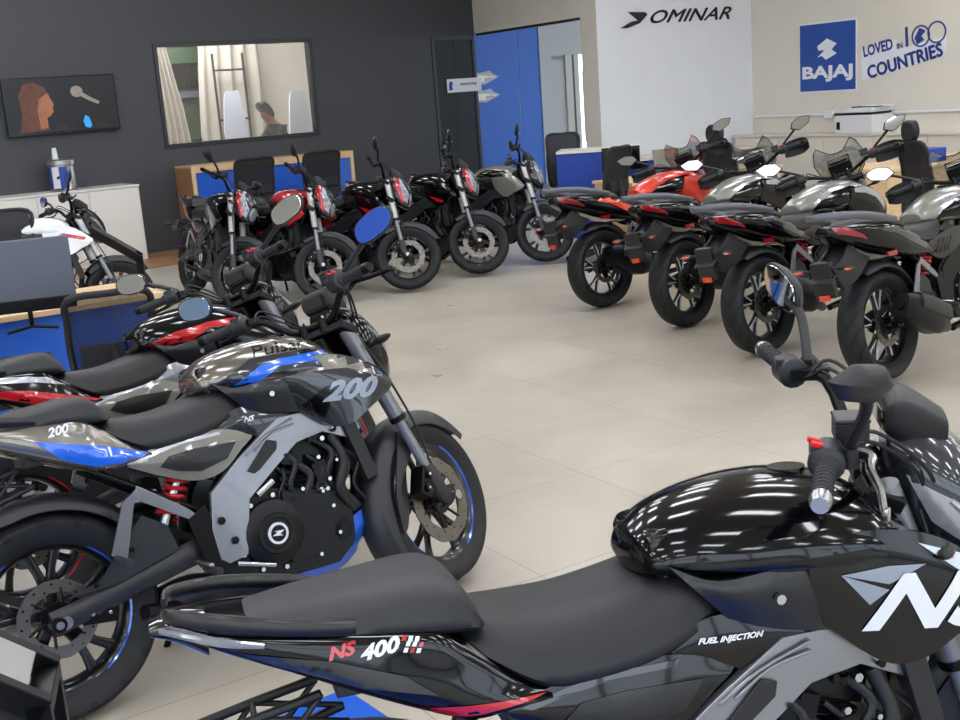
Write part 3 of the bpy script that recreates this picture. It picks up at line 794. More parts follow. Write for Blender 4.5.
    for sy in (-1, 1) if hug else ():
        m.shell([[(1.27, sy*.062, .61), (1.24, sy*.072, .58), (1.18, sy*.072, .57)], [(1.24, sy*.075, .53), (1.21, sy*.082, .49), (1.14, sy*.078, .50)], [(1.17, sy*.07, .44), (1.10, sy*.078, .38), (1.07, sy*.074, .36)], [(1.12, sy*.068, .30), (1.08, sy*.072, .25), (1.055, sy*.07, .235)]], .006, t.get('fender', 'plastic_dark'), 4, 3)
    m.obj('front_fender', b)
    handlebar(b, T, (1.015, .99), (.885, .385, 1.075), big=t.get('big', 1))
    for sy in (-1, 1):
        mirror(b, sy, (.955, sy*.235, 1.085), (.93, sy*.42, 1.20) if not t.get('mtune') else t['mtune'][0 if sy < 0 else 1], T, tilt=.15, shape=t.get('mshape', (0, 0))[0 if sy < 0 else 1], size=t.get('msize', (1, 1))[0 if sy < 0 else 1], glass=t.get('glass', ('mirror_glass', 'mirror_glass'))[0 if sy < 0 else 1], yaw=t.get('yaw', (0, 0))[0 if sy < 0 else 1])
    # headlight cowl
    m = MB(T)
    st = [(1.06, [(0, 1.045), (.03, 1.04), (.05, 1.02), (.05, .98), (0, .97)]),
          (1.10, [(0, 1.06), (.055, 1.04), (.095, .985), (.09, .86), (0, .85)]),
          (1.16, [(0, 1.035), (.06, 1.015), (.112, .945), (.095, .80), (0, .775)]),
          (1.22, [(0, .985), (.055, .965), (.10, .89), (.08, .775), (0, .745)]),
          (1.265, [(0, .92), (.04, .905), (.07, .84), (.05, .765), (0, .745)])]
    m.body(st, t['cowl'], 4, 4)
    tr = m.tree()
    for sy in (-1, 1):
        for q, mt in t.get('cowl_decals', []): m.decal(q, mt, sy, .002, tree=tr, step=.03)
    ho = m.obj('headlight_cowl', b, ang=50)
    l = MB(T)
    l.body([(1.235, [(0, .90), (.04, .89), (.062, .84), (.045, .78), (0, .765)]), (1.268, [(0, .895), (.035, .885), (.055, .84), (.04, .785), (0, .77)]), (1.28, [(0, .87), (.02, .865), (.03, .84), (.02, .81), (0, .80)])], 'lens_clear', 3, 4)
    for sy in (-1, 1): l.tube([(1.15, sy*.112, .94), (1.20, sy*.105, .89), (1.245, sy*.078, .82)], [.006, .012, .006], 'lens_clear', 8, smooth=3)
    l.obj('headlight_lens', ho)
    i = MB(T)
    i.body([(1.05, [(0, 1.095), (.04, 1.095), (.055, 1.085), (.05, 1.05), (0, 1.045)]), (1.065, [(0, 1.11), (.045, 1.11), (.062, 1.10), (.055, 1.04), (0, 1.03)]), (1.10, [(0, 1.11), (.045, 1.105), (.06, 1.09), (.05, 1.02), (0, 1.0)]), (1.16, [(0, 1.07), (.03, 1.065), (.045, 1.05), (.03, 1.0), (0, .99)])], 'plastic_black', 3, 4)
    i.box((1.047, 0, 1.07), (.006, .085, .035), 'lens_dark')
    i.obj('instrument_cluster', b)
    for sy in (-1, 1): indicator(b, (1.13, sy*.095, .87), (-.1, sy, .12), T)
    m = MB(T); m.tube([(1.10, -.10, .92), (1.15, -.13, .75), (1.24, -.115, .55), (1.27, -.10, .40)], .0045, 'hose', 6, smooth=6)
    m.tube([(1.05, .06, .98), (1.16, .12, .80), (1.14, .12, .65), (1.05, .08, .60)], .005, 'hose', 6, smooth=6); m.obj('brake_hose', b)
    return b
def dominar(t, name, label, loc, rz, lean, steer, group=None):
    b = thing(name, label, 'motorcycle', (loc[0], loc[1], .002), rz, group, lean)
    T = steer_matrix((1.12, 0, .95), 25.5, steer); AX = (1.44, .297)
    frame_parts(b, True); engine(b, True)
    for sy in (-1, 1):
        m = MB()
        m.plate([(1.04, .72), (.90, .735), (.78, .715), (.60, .62), (.49, .55), (.47, .45), (.48, .35), (.56, .345), (.60, .47), (.85, .62), (1.04, .63)], sy*.112, sy*.145, 'metal_black')
        m.obj('frame_beam', b, bevel=.006)
    m = MB()
    m.body([(.44, [(0, .865), (.02, .86), (.03, .85), (.03, .83), (0, .82)]), (.45, [(0, .88), (.04, .875), (.075, .85), (.07, .82), (0, .80)]),
            (.52, [(0, .925), (.07, .905), (.11, .86), (.105, .81), (0, .80)]),
            (.64, [(0, .965), (.10, .94), (.15, .875), (.14, .80), (0, .79)]),
            (.80, [(0, .985), (.12, .965), (.185, .89), (.165, .80), (0, .79)]),
            (.95, [(0, .975), (.125, .955), (.195, .88), (.18, .79), (0, .78)]),
            (1.06, [(0, .94), (.11, .92), (.18, .85), (.16, .77), (0, .77)])], t['tank'], 5, 4)
    tr = m.tree()
    for sy in (-1, 1):
        m.decal([(.50, .82), (.56, .875), (.66, .918), (.82, .935), (.98, .912), (1.05, .85), (1.0, .80), (.80, .80), (.55, .80)], 'gloss_black', sy, .002, tree=tr, step=.03)
        m.decal([(.50, .835), (.56, .89), (.66, .934), (.82, .950), (.99, .928), (1.06, .87), (1.05, .84), (.98, .908), (.82, .932), (.66, .915), (.56, .87)], t['edge'], sy, .003, tree=tr, step=.03)
        m.text('D', 'decal_grey', (.60, .925), .05, sy, .3, .3, 1.3, off=.002)
    m.cyl((.80, 0, .98), (.80, 0, .992), .045, 'metal_black', 20)
    m.v = [p+Vector((.08*min(1, max(0, (p.x-.40)/.2)), 0, 0)) for p in m.v]
    m.obj('fuel_tank', b, ang=50)
    for sy in (-1, 1):
        m = MB()
        m.shell([[(.88, sy*.195, .915), (.86, sy*.195, .86), (.84, sy*.17, .78)], [(1.0, sy*.21, .915), (1.0, sy*.215, .83), (.98, sy*.19, .72)],
                 [(1.12, sy*.215, .88), (1.14, sy*.225, .79), (1.10, sy*.20, .66)], [(1.24, sy*.205, .79), (1.24, sy*.21, .72), (1.20, sy*.19, .63)]], .014, t['shroud'], 5, 4)
        tr = m.tree()
        m.decal([(.90, .912), (1.0, .914), (1.12, .878), (1.22, .79), (1.2, .74), (1.10, .83), (1.0, .87), (.90, .885)], t['edge'], sy, .002, tree=tr, step=.03)
        m.obj('tank_shroud', b, ang=50)
    st = []
    for x, w, zt, zb in ((.14, .11, .845, .82), (.20, .13, .83, .77), (.30, .15, .815, .72), (.42, .148, .815, .715), (.52, .128, .83, .74), (.58, .10, .845, .78)):
        st.append((x, [(0, zt), (w*.6, zt-.002), (w*.9, zt-.022), (w, (zt+zb)/2-.01), (w*.97, zb), (0, zb)]))
    m = MB(); m.body(st, 'seat_vinyl', 4, 3); m.obj('rider_seat', b, ang=60)
    st = []
    for x, w, zt, zb in ((-.27, .06, .90, .88), (-.20, .09, .915, .87), (-.05, .12, .905, .86), (.08, .13, .89, .84), (.16, .125, .87, .82), (.19, .11, .845, .82)):
        st.append((x, [(0, zt), (w*.6, zt-.002), (w*.9, zt-.015), (w, (zt+zb)/2), (w*.97, zb), (0, zb)]))
    m = MB(); m.body(st, 'seat_vinyl_light', 4, 3); m.obj('pillion_seat', b, ang=60)
    m = MB()
    m.body([(-.408, [(0, .88), (.01, .878), (.015, .872), (.01, .865), (0, .862)]), (-.40, [(0, .90), (.03, .895), (.05, .875), (.04, .85), (0, .845)]), (-.28, [(0, .90), (.08, .89), (.105, .86), (.085, .80), (0, .79)]), (-.10, [(0, .88), (.11, .875), (.14, .83), (.12, .74), (0, .73)]),
            (.08, [(0, .85), (.13, .845), (.155, .79), (.145, .69), (0, .68)]), (.22, [(0, .78), (.13, .79), (.158, .74), (.15, .66), (0, .65)]), (.40, [(0, .70), (.12, .70), (.145, .68), (.145, .64), (0, .63)]), (.52, [(0, .62), (.10, .62), (.13, .61), (.13, .60), (0, .59)])], t['tail'], 4, 4)
    tr = m.tree()
    for sy in (-1, 1):
        m.decal([(.0, .86), (.10, .845), (.24, .77), (.36, .695), (.30, .68), (.16, .74), (.04, .80), (-.08, .83)], t['tailtop'], sy, .002, tree=tr, step=.03)
    m.obj('tail_cowl', b, ang=50)
    for sy in (-1, 1):
        l = MB()
        l.shell([[(-.40, sy*.052, .895), (-.38, sy*.065, .865), (-.35, sy*.07, .84)], [(-.33, sy*.096, .885), (-.30, sy*.105, .85), (-.26, sy*.10, .815)], [(-.22, sy*.122, .83), (-.20, sy*.125, .815), (-.19, sy*.122, .80)]], .012, 'lamp_red', 3, 3)
        l.obj('tail_light', b)
    g = MB()
    g.tube([(.06, -.15, .875), (-.10, -.155, .905), (-.25, -.13, .935), (-.42, -.07, .955), (-.47, 0, .958), (-.42, .07, .955), (-.25, .13, .935), (-.10, .155, .905), (.06, .15, .87)], [.010, .014, .015, .014, .013, .014, .015, .014, .010], 'rail_grey', 10, smooth=4, flat=1.5)
    g.obj('grab_rail', b)
    p = MB()
    for sy in (-1, 1):
        p.shell([[(-.26, sy*.06, .80), (-.20, sy*.07, .74), (-.10, sy*.07, .70)], [(-.38, sy*.075, .72), (-.33, sy*.08, .66), (-.26, sy*.08, .60)], [(-.46, sy*.07, .69), (-.42, sy*.07, .63), (-.37, sy*.07, .57)]], .02, 'plastic_black', 3, 3)
    p.box((-.36, 0, .70), (.30, .14, .012), 'plastic_black', (0, R(-35), 0))
    p.plate([(-.47, .72), (-.44, .73), (-.42, .54), (-.45, .53)], -.06, .06, 'satin_black')
    po = p.obj('plate_bracket', b, bevel=.003)
    q = MB(); q.box((-.455, 0, .535), (.02, .06, .03), 'lamp_amber'); q.box((-.02, -.15, .70), (.09, .012, .025), 'lamp_red'); q.obj('reflector', po)
    for sy in (-1, 1): indicator(po, (-.42, sy*.075, .68), (-.2, sy, 0))
    for sy in (-1, 1):
        m = MB()
        m.shell([[(.30, sy*.148, .69), (.31, sy*.150, .68), (.32, sy*.148, .665)], [(.48, sy*.148, .735), (.48, sy*.160, .68), (.47, sy*.15, .60)], [(.64, sy*.145, .76), (.65, sy*.158, .70), (.64, sy*.15, .63)], [(.78, sy*.142, .75), (.78, sy*.148, .72), (.76, sy*.145, .70)]], .012, 'satin_black', 4, 4)
        for k in range(4): m.tube([(.42+.04*k, sy*.159, .64), (.47+.04*k, sy*.160, .71)], .004, 'plastic_dark', 6)
        m.obj('side_cover', b, ang=50)
    wheel(b, 'rear_wheel', (0, 0, .306), .306, .158, None, .115, -1, machined=True)
    wheel(b, 'front_wheel', (AX[0], 0, AX[1]), .297, .115, T, .16, -1, machined=True)
    caliper(b, (.105, .31), -.09, None, R(-80))
    fork(b, T, (1.12, .95), AX, 'fork_grey', .5, .97)
    m = MB(T); fender_arc(m, AX, .32, .068, R(35), R(190), 'plastic_dark', n=22, taper=.7); m.obj('front_fender', b)
    handlebar(b, T, (1.09, 1.01), (.96, .40, 1.06), guards=t.get('guard', 'satin_black'), big=False)
    for sy in (-1, 1): mirror(b, sy, (1.03, sy*.24, 1.07), (.99, sy*.42, 1.20), T, tilt=.2, shape=1, size=1.0, yaw=(.5 if sy < 0 else 0))
    m = MB(T)
    m.body([(1.13, [(0, 1.0), (.04, 1.0), (.08, .96), (.07, .86), (0, .84)]), (1.22, [(0, 1.0), (.06, .99), (.115, .93), (.09, .80), (0, .77)]), (1.31, [(0, .93), (.05, .92), (.09, .87), (.06, .77), (0, .75)])], t['tank'], 4, 4)
    ho = m.obj('headlight_cowl', b, ang=50)
    l = MB(T); l.body([(1.28, [(0, .92), (.05, .91), (.08, .86), (.055, .78), (0, .765)]), (1.325, [(0, .90), (.035, .89), (.05, .85), (.035, .79), (0, .78)])], 'lens_clear', 3, 4); l.obj('headlight_lens', ho)
    s = MB(T)
    outer = [(0, 1.165), (.04, 1.172), (.075, 1.205), (.10, 1.235), (.125, 1.205), (.145, 1.13), (.125, 1.03), (.09, .99), (0, .985)]
    V = [];
    full = [(y, z) for y, z in outer]+[(-y, z) for y, z in reversed(outer[1:-1])]
    full = [(y, z) for y, z in full]
    n = len(full)
    for dx in (0, .004):
        for y, z in full: V.append((1.30-(z-.98)*.42-abs(y)*.25+dx, y*1.15, z))
    tt = tessellate_polygon([[Vector((y, z, 0)) for y, z in full]])
    F = [tuple(q) for q in tt]+[tuple(k+n for k in reversed(q)) for q in tt]+[(i, (i+1) % n, n+(i+1) % n, n+i) for i in range(n)]
    s.add(V, F, 'screen_glass'); so = s.obj('windscreen', b, ang=30)
    s = MB(T)
    edge = [Vector(v) for v in V[:n]]; s.tube(edge+[edge[0]], .0035, 'plastic_black', 5); s.obj('screen_edge', so)
    i = MB(T); i.box((1.16, 0, 1.07), (.05, .15, .08), 'plastic_black', (0, R(-40), 0)); i.box((1.138, 0, 1.085), (.006, .12, .055), 'lens_dark', (0, R(-40), 0))
    i.tube([(1.2, -.06, 1.0), (1.18, -.07, 1.13), (1.18, .07, 1.13), (1.2, .06, 1.0)], .007, 'metal_black', 6); i.obj('instrument_cluster', b, bevel=.004)
    for sy in (-1, 1): indicator(b, (1.20, sy*.10, .88), (-.1, sy, .1), T)
    return b
EXPO = 1.75
# ---------------------------------------------------------------- camera and places
F_, PITCH, ROLL, HC = 1150.0, R(12.95), R(-4.2), 1.697
_fw = Vector((0, math.cos(PITCH), -math.sin(PITCH))); _r = Vector((1, 0, 0)); _u = _r.cross(_fw)
_r2 = _r*math.cos(ROLL)+_u*math.sin(ROLL); _u2 = _u*math.cos(ROLL)-_r*math.sin(ROLL)
CAM = Vector((0, 0, HC))
def ray(px, py): return _fw+_r2*((px-480)/F_)-_u2*((py-360)/F_)
def gz(px, py, z=0):
    d = ray(px, py); return CAM+d*((z-HC)/d.z)
def hit(px, py, P, az):
    n = Vector((math.cos(R(az)), -math.sin(R(az)), 0)); d = ray(px, py); return CAM+d*((P-CAM).dot(n)/d.dot(n))
cd = bpy.data.cameras.new('camera'); cam = bpy.data.objects.new('camera', cd); COL.objects.link(cam)
rot = Matrix((_r2, _u2, -_fw)).transposed().to_4x4()
cam.matrix_world = Matrix.Translation(CAM) @ rot
cd.sensor_width = 36; cd.lens = F_/960*36; cd.clip_end = 200
sc.camera = cam
sc.view_settings.view_transform = 'Standard'; sc.view_settings.look = 'None'; sc.view_settings.gamma = 1; sc.view_settings.use_curve_mapping = False
sc.view_settings.exposure = EXPO
try:
    sc.cycles.use_denoising = True; sc.cycles.max_bounces = 7; sc.cycles.diffuse_bounces = 3; sc.cycles.glossy_bounces = 4; sc.cycles.transparent_max_bounces = 12; sc.cycles.sample_clamp_indirect = 6; sc.cycles.caustics_reflective = False; sc.cycles.caustics_refractive = False
except Exception: pass

# ---------------------------------------------------------------- setting materials
def wall_mat(name, col, rough=.75, scale=3, var=.04):
    return pmat(name, col, rough, noise=var, nscale=scale, bump=.08, bscale=60)
MT['wall_dark'] = wall_mat('charcoal_wall_paint', '3d3f44', .5)
MT['wall_beige'] = wall_mat('beige_wall_paint', 'dbd5c7', .8)
MT['wall_white'] = wall_mat('pale_grey_wall_paint', 'e0e3e6', .8)
MT['wall_blue'] = pmat('blue_wall_paint', '4380ec', .5, noise=.05, nscale=3)
MT['ceiling_paint'] = wall_mat('ceiling_paint', 'cfcdc8', .9)
defm('white_lam', 'dcdad2', .35, noise=.03, nscale=3)
defm('wood_lam', 'd9b98c', .4)
defm('blue_lam', '1b3f9e', .45)
defm('blue_lam_bright', '2a63cf', .3, coat=.5)
defm('chair_black', '15161a', .6, noise=.2)
defm('chair_mesh', '1d1f24', .8)
defm('screen_black', '0a0a0c', .15)
defm('monitor_grey', '5d626d', .35, .3)
defm('alu', 'a8a9a6', .3, .8)
defm('printer_white', 'd9dadb', .45)
defm('cream', 'd8d1c2', .6)
defm('poster_blue', '1d4a9c', .5)
defm('sign_white', 'e4e6ea', .5)
defm('sign_navy', '1f3a86', .5)
defm('sign_black', '14161a', .4)
defm('skin', 'b07a60', .6)
defm('hair', '2a211c', .7)
defm('curtain', 'b3ab9b', .85, noise=.08, nscale=6)
defm('leaf', '2e4a2b', .7, noise=.4, nscale=25)
defm('shirt', '23262e', .8, noise=.8, nscale=18)
defm('steel_dark', '3a3c40', .35, .6)
defm('asphalt', '8d8b86', .9, noise=.1)
defm('blue_film', '2458c0', .12, .3, 1)
defm('sky_glass', '9fc0ea', .06, .9)  # pale sky reflection put into the mirror colour
defm('lamp_emit', 'f4f6ff', .5, emit=7.0)
def wood_mat(name, c1, c2, sx=1.2, sy=14, rough=.4, axis_rot=0):
    m, nt, b = new_mat(name); N = nt.nodes; L = nt.links
    tc = N.new('ShaderNodeTexCoord'); mp = N.new('ShaderNodeMapping'); mp.inputs['Scale'].default_value = (sx, sy, sy); mp.inputs['Rotation'].default_value = (0, 0, axis_rot)
    nz = N.new('ShaderNodeTexNoise'); nz.inputs['Scale'].default_value = 3; nz.inputs['Detail'].default_value = 6; nz.inputs['Distortion'].default_value = .6
    cr = N.new('ShaderNodeValToRGB'); cr.color_ramp.elements[0].position = .3; cr.color_ramp.elements[0].color = srgb(c1); cr.color_ramp.elements[1].position = .7; cr.color_ramp.elements[1].color = srgb(c2)
    L.new(tc.outputs['Object'], mp.inputs[0]); L.new(mp.outputs[0], nz.inputs['Vector']); L.new(nz.outputs['Fac'], cr.inputs[0]); L.new(cr.outputs[0], b.inputs['Base Color'])
    b.inputs['Roughness'].default_value = rough
    return m
MT['wood_lam'] = wood_mat('pale_oak_laminate', 'cfae80', 'dfc398')
MT['wood_brown'] = wood_mat('brown_wood_laminate', '8f6a43', 'a87f55', 1, 20)
def floor_mat():
    m, nt, b = new_mat('beige_porcelain_tile'); N = nt.nodes; L = nt.links
    tc = N.new('ShaderNodeTexCoord'); mp = N.new('ShaderNodeMapping')
    mp.vector_type = 'POINT'; mp.inputs['Rotation'].default_value = (0, 0, R(-32)); L.new(tc.outputs['Object'], mp.inputs[0])
    mp.inputs['Location'].default_value = (.22, .02, 0)
    br = N.new('ShaderNodeTexBrick'); br.offset = 0; br.inputs['Scale'].default_value = 1; br.inputs['Brick Width'].default_value = .8; br.inputs['Row Height'].default_value = .8
    br.inputs['Mortar Size'].default_value = .0028; br.inputs['Mortar Smooth'].default_value = .1
    br.inputs['Color1'].default_value = (1, 1, 1, 1); br.inputs['Color2'].default_value = (.93, .93, .93, 1); br.inputs['Mortar'].default_value = (.66, .64, .62, 1)
    L.new(mp.outputs[0], br.inputs['Vector'])
    nz = N.new('ShaderNodeTexNoise'); nz.inputs['Scale'].default_value = 1.1; nz.inputs['Detail'].default_value = 7; nz.inputs['Distortion'].default_value = .5; nz.inputs['Roughness'].default_value = .6
    L.new(tc.outputs['Object'], nz.inputs['Vector'])
    cr = N.new('ShaderNodeValToRGB'); cr.color_ramp.elements[0].position = .3; cr.color_ramp.elements[0].color = srgb('a79f8f'); cr.color_ramp.elements[1].position = .72; cr.color_ramp.elements[1].color = srgb('beb7a8')
    L.new(nz.outputs['Fac'], cr.inputs[0])
    mx = N.new('ShaderNodeMix'); mx.data_type = 'RGBA'; mx.blend_type = 'MULTIPLY'; mx.inputs['Factor'].default_value = 1
    L.new(cr.outputs[0], mx.inputs['A']); L.new(br.outputs['Color'], mx.inputs['B']); L.new(mx.outputs['Result'], b.inputs['Base Color'])
    n2 = N.new('ShaderNodeTexNoise'); n2.inputs['Scale'].default_value = 2.5; n2.inputs['Detail'].default_value = 4
    L.new(tc.outputs['Object'], n2.inputs['Vector'])
    mr = N.new('ShaderNodeMapRange'); mr.inputs['To Min'].default_value = .22; mr.inputs['To Max'].default_value = .42
    L.new(n2.outputs['Fac'], mr.inputs['Value']); L.new(mr.outputs[0], b.inputs['Roughness'])
    bp = N.new('ShaderNodeBump'); bp.inputs['Strength'].default_value = .15; bp.inputs['Distance'].default_value = .002; bp.invert = True
    L.new(br.outputs['Fac'], bp.inputs['Height']); L.new(bp.outputs['Normal'], b.inputs['Normal'])
    return m
MT['floor_tile'] = floor_mat()
def plank_mat():
    m, nt, b = new_mat('wooden_floor_planks'); N = nt.nodes; L = nt.links
    tc = N.new('ShaderNodeTexCoord'); mp = N.new('ShaderNodeMapping'); mp.inputs['Rotation'].default_value = (0, 0, R(-36)); L.new(tc.outputs['Object'], mp.inputs[0])
    br = N.new('ShaderNodeTexBrick'); br.inputs['Scale'].default_value = 1; br.inputs['Brick Width'].default_value = 1.2; br.inputs['Row Height'].default_value = .18; br.inputs['Mortar Size'].default_value = .002
    br.inputs['Color1'].default_value = srgb('8d6542'); br.inputs['Color2'].default_value = srgb('a67c55'); br.inputs['Mortar'].default_value = srgb('4a3422')
    L.new(mp.outputs[0], br.inputs['Vector']); L.new(br.outputs['Color'], b.inputs['Base Color']); b.inputs['Roughness'].default_value = .4
    return m
MT['planks'] = plank_mat()
def glass_mat(name, col='ffffff', refl=.08, tint=.95, rough=.02):
    m = bpy.data.materials.new(name); m.use_nodes = True; nt = m.node_tree; N = nt.nodes; L = nt.links
    N.remove(N['Principled BSDF']); out = N['Material Output']
    tr = N.new('ShaderNodeBsdfTransparent'); c = srgb(col); tr.inputs[0].default_value = (c[0]*tint, c[1]*tint, c[2]*tint, 1)
    gl = N.new('ShaderNodeBsdfGlossy'); gl.inputs['Roughness'].default_value = rough; gl.inputs[0].default_value = (.9, .9, .9, 1)
    fr = N.new('ShaderNodeFresnel'); fr.inputs[0].default_value = 1.45
    ad = N.new('ShaderNodeMath'); ad.operation = 'ADD'; ad.inputs[1].default_value = refl; L.new(fr.outputs[0], ad.inputs[0])
    mx = N.new('ShaderNodeMixShader'); L.new(ad.outputs[0], mx.inputs[0]); L.new(tr.outputs[0], mx.inputs[1]); L.new(gl.outputs[0], mx.inputs[2]); L.new(mx.outputs[0], out.inputs[0])
    return m
MT['window_glass'] = glass_mat('window_glass', refl=.03)
MT['screen_glass'] = glass_mat('smoked_clear_plastic', 'e6e9ea', .12, .95)
MT['door_glass'] = pmat('dark_tinted_glass', '34373b', .06, spec=.6)
MT['mesh_fabric'] = None
def mesh_fabric(lo=.8):
    m, nt, b = new_mat('black_mesh_fabric'); N = nt.nodes; L = nt.links
    b.inputs['Base Color'].default_value = srgb('17181c'); b.inputs['Roughness'].default_value = .7
    tc = N.new('ShaderNodeTexCoord'); w = N.new('ShaderNodeTexChecker'); w.inputs['Scale'].default_value = 260; L.new(tc.outputs['Object'], w.inputs[0])
    mr = N.new('ShaderNodeMapRange'); mr.inputs['To Min'].default_value = lo; mr.inputs['To Max'].default_value = 1.0; L.new(w.outputs['Fac'], mr.inputs['Value']); L.new(mr.outputs[0], b.inputs['Alpha'])
    return m
MT['mesh_fabric'] = mesh_fabric(.97); MT['mesh_open'] = mesh_fabric(.55)

# ---------------------------------------------------------------- room shell
AZD, AZB = 54, 148
D = Vector((math.sin(R(AZD)), math.cos(R(AZD)), 0)); E = Vector((math.sin(R(AZB)), math.cos(R(AZB)), 0))
ND = Vector((D.y, -D.x, 0))        # dark wall normal, towards the camera
NE = Vector((E.y, -E.x, 0))        # beige wall normal (points to the camera side)
HC_ = 4.3
W0 = hit(151, 42, gz(165, 251), AZD); W0.z = 0
def wl(s, z=0, off=0): return W0+D*s+ND*off+Vector((0, 0, z))
def sD(px, py):
    p = hit(px, py, W0, AZD); return (p-W0).dot(D), p.z
C0 = hit(476, 60, W0, AZD); C0.z = 0
def bl(s, z=0, off=0): return C0+E*s+NE*off+Vector((0, 0, z))
def sE(px, py, P=None):
    P = P or C0; p = hit(px, py, P, AZB); return (p-P).dot(E), p.z
def basis(o, d, n):
    """x along d, y along n, z up"""
    return Matrix((d, n, Vector((0, 0, 1)))).transposed().to_4x4() if 0 else Matrix.Translation(o) @ Matrix((d, n, Vector((0, 0, 1)))).transposed().to_4x4()
TD = basis(W0, D, ND); TE = basis(C0, E, NE)
if NE.dot(-C0) < 0: NE = -NE; TE = basis(C0, E, NE)
def boxes(name, T, lst, mat, parent=None, bevel=0, st=True):
    m = MB()
    for (x0, x1, y0, y1, z0, z1) in lst:
        m.add(*boxp(((x0+x1)/2, (y0+y1)/2, (z0+z1)/2), (x1-x0, y1-y0, z1-z0)), mat, None)
    o = m.obj(name, parent, bevel=bevel, T=T)
    if st and not parent: struct(o)
    return o
SC0 = (C0-W0).dot(D)
# window opening
w0, wzt = sD(151.5, 42); w1, _z = sD(311, 41); _s, wzb = sD(165, 149)
w0 += .0; wzt = 2.63; wzb = 1.31
boxes('wall_left', TD, [(-13, w0, -.15, 0, 0, HC_), (w1, SC0-.82, -.15, 0, 0, HC_), (w0, w1, -.15, 0, 0, wzb), (w0, w1, -.15, 0, wzt, HC_), (SC0-.82, SC0+.0, -.15, 0, 2.60, HC_)], 'wall_dark')
fr = .05
boxes('window_1', TD, [(w0, w0+fr, -.12, .02, wzb, wzt), (w1-fr, w1, -.12, .02, wzb, wzt), (w0+fr, w1-fr, -.12, .02, wzb, wzb+fr), (w0+fr, w1-fr, -.12, .02, wzt-fr, wzt)], 'steel_dark', bevel=.004)
o = boxes('window_2', TD, [(w0+fr, w1-fr, -.06, -.052, wzb+fr, wzt-fr)], 'window_glass')
# floor: one slab, plus the timber strip by the dark wall
def flat(name, pts, z, mat, th=.1):
    m = MB(); m.plate([(p[0], p[1]) for p in pts], z-th, z, mat, axis='z'); return struct(m.obj(name))
flat('floor', [(-16, -7), (20, -7), (20, 30), (-16, 30)], 0, 'floor_tile')
a, b_ = wl(-12, 0, .001), wl(1.0, 0, .001)
flat('floor', [a[:2], b_[:2], (b_+ND*1.55)[:2], (a+ND*1.55)[:2]], .004, 'planks', .003)
flat('ceiling', [(-16, -7), (20, -7), (20, 30), (-16, 30)], HC_+.1, 'ceiling_paint')
# beige header wall with the passage
j0, jz = sE(580, 18); j1, _ = sE(599, 80)
boxes('wall_back', TE, [(0, j0, -.15, 0, 2.61, HC_), (j0, j1, -.2, 0, 0, HC_)], 'wall_beige')
boxes('trim_1', TE, [(0.02, j0, -.14, -.02, 2.58, 2.61)], 'steel_dark')
AZP = 60
P1 = bl(j1); DP = Vector((math.sin(R(AZP)), math.cos(R(AZP)), 0)); NP = Vector((DP.y, -DP.x, 0))
C2 = hit(752, 65, P1, AZP); C2.z = 0
LP = (C2-P1).length
TP = basis(P1, DP, NP)
boxes('wall_right', TP, [(0.0, LP, -.15, 0, 0, HC_)], 'wall_white')
TR = basis(C2, E, NE)
boxes('wall_front', TR, [(0, 24, -.15, 0, 0, HC_)], 'wall_beige')
def sR(px, py):
    p = hit(px, py, C2, AZB); return (p-C2).dot(E), p.z
# behind the passage: blue wall, pale wall, bright street door
TQ = basis(C0-ND*2.0+Vector((0, 0, 0)), D, ND)
def sQ(px, py, off=2.0):
    P = C0-ND*off; p = hit(px, py, P, AZD); return (p-P).dot(D), p.z
q0 = sQ(518, 60)[0]; q1 = sQ(539, 60)[0]; q2 = sQ(563, 60)[0]; q3 = sQ(572, 60)[0]
boxes('wall_passage', TQ, [(-.9, q0-.01, -.1, 0, 0, HC_), (q0+.01, q1, -.1, 0, 0, HC_)], 'wall_blue')
boxes('wall_passage', TQ, [(q0-.01, q0+.01, -.1, -.01, 0, HC_), (q1, q2, -.12, .02, 0, HC_), (q2, 4.4, -.12, .02, 2.3, HC_)], 'wall_white')
boxes('door_2', TQ, [(q2, q2+.16, -.08, .06, 0, 2.3), (q2+.22, q2+.34, -.06, .04, 0, 2.3), (q2+.34, 3.2, -.06, .02, 2.22, 2.3), (q2+.62, q2+.66, -.04, .0, .9, 1.9)], 'white_lam')
boxes('door_2', TQ, [(q2+.16, q2+.22, -.06, .05, 0, 2.3), (q2+.50, q2+.53, -.05, .0, .7, 2.0)], 'steel_dark')
# street seen through the door: pale ground, a fence and a parked dark car shape
boxes('ground', TQ, [(-1, 9, -9, -.13, -.05, 0)], 'asphalt')
# signs on the blue wall
for zz, mt in ((1.97, 'lamp_amber'), (1.66, 'sign_white')):
    m = MB(); c = sQ(489, 90)[0]
    m.plate([(c-.55, zz-.06), (c-.1, zz-.10), (c+.10, zz-.03), (c+.22, zz+.02), (c+.08, zz+.07), (c+.02, zz+.13), (c-.2, zz+.10), (c-.55, zz+.12)], 0, .03, 'sign_white')
    m.plate([(c-.5, zz-.03), (c-.1, zz-.06), (c+.14, zz+.02), (c-.1, zz+.05), (c-.5, zz+.06)], .03, .035, 'bronze_silver')
    m.plate([(c-.1, zz-.05), (c+.10, zz-.0), (c+.02, zz+.02), (c-.1, zz+.0)], .035, .04, 'lamp_red')
    o = m.obj('wall_emblem', T=TQ); tag(o, 'white edged winged emblem on the blue passage wall, '+('upper one' if zz > 1.8 else 'lower one'), 'emblem', 'emblems on the blue wall')
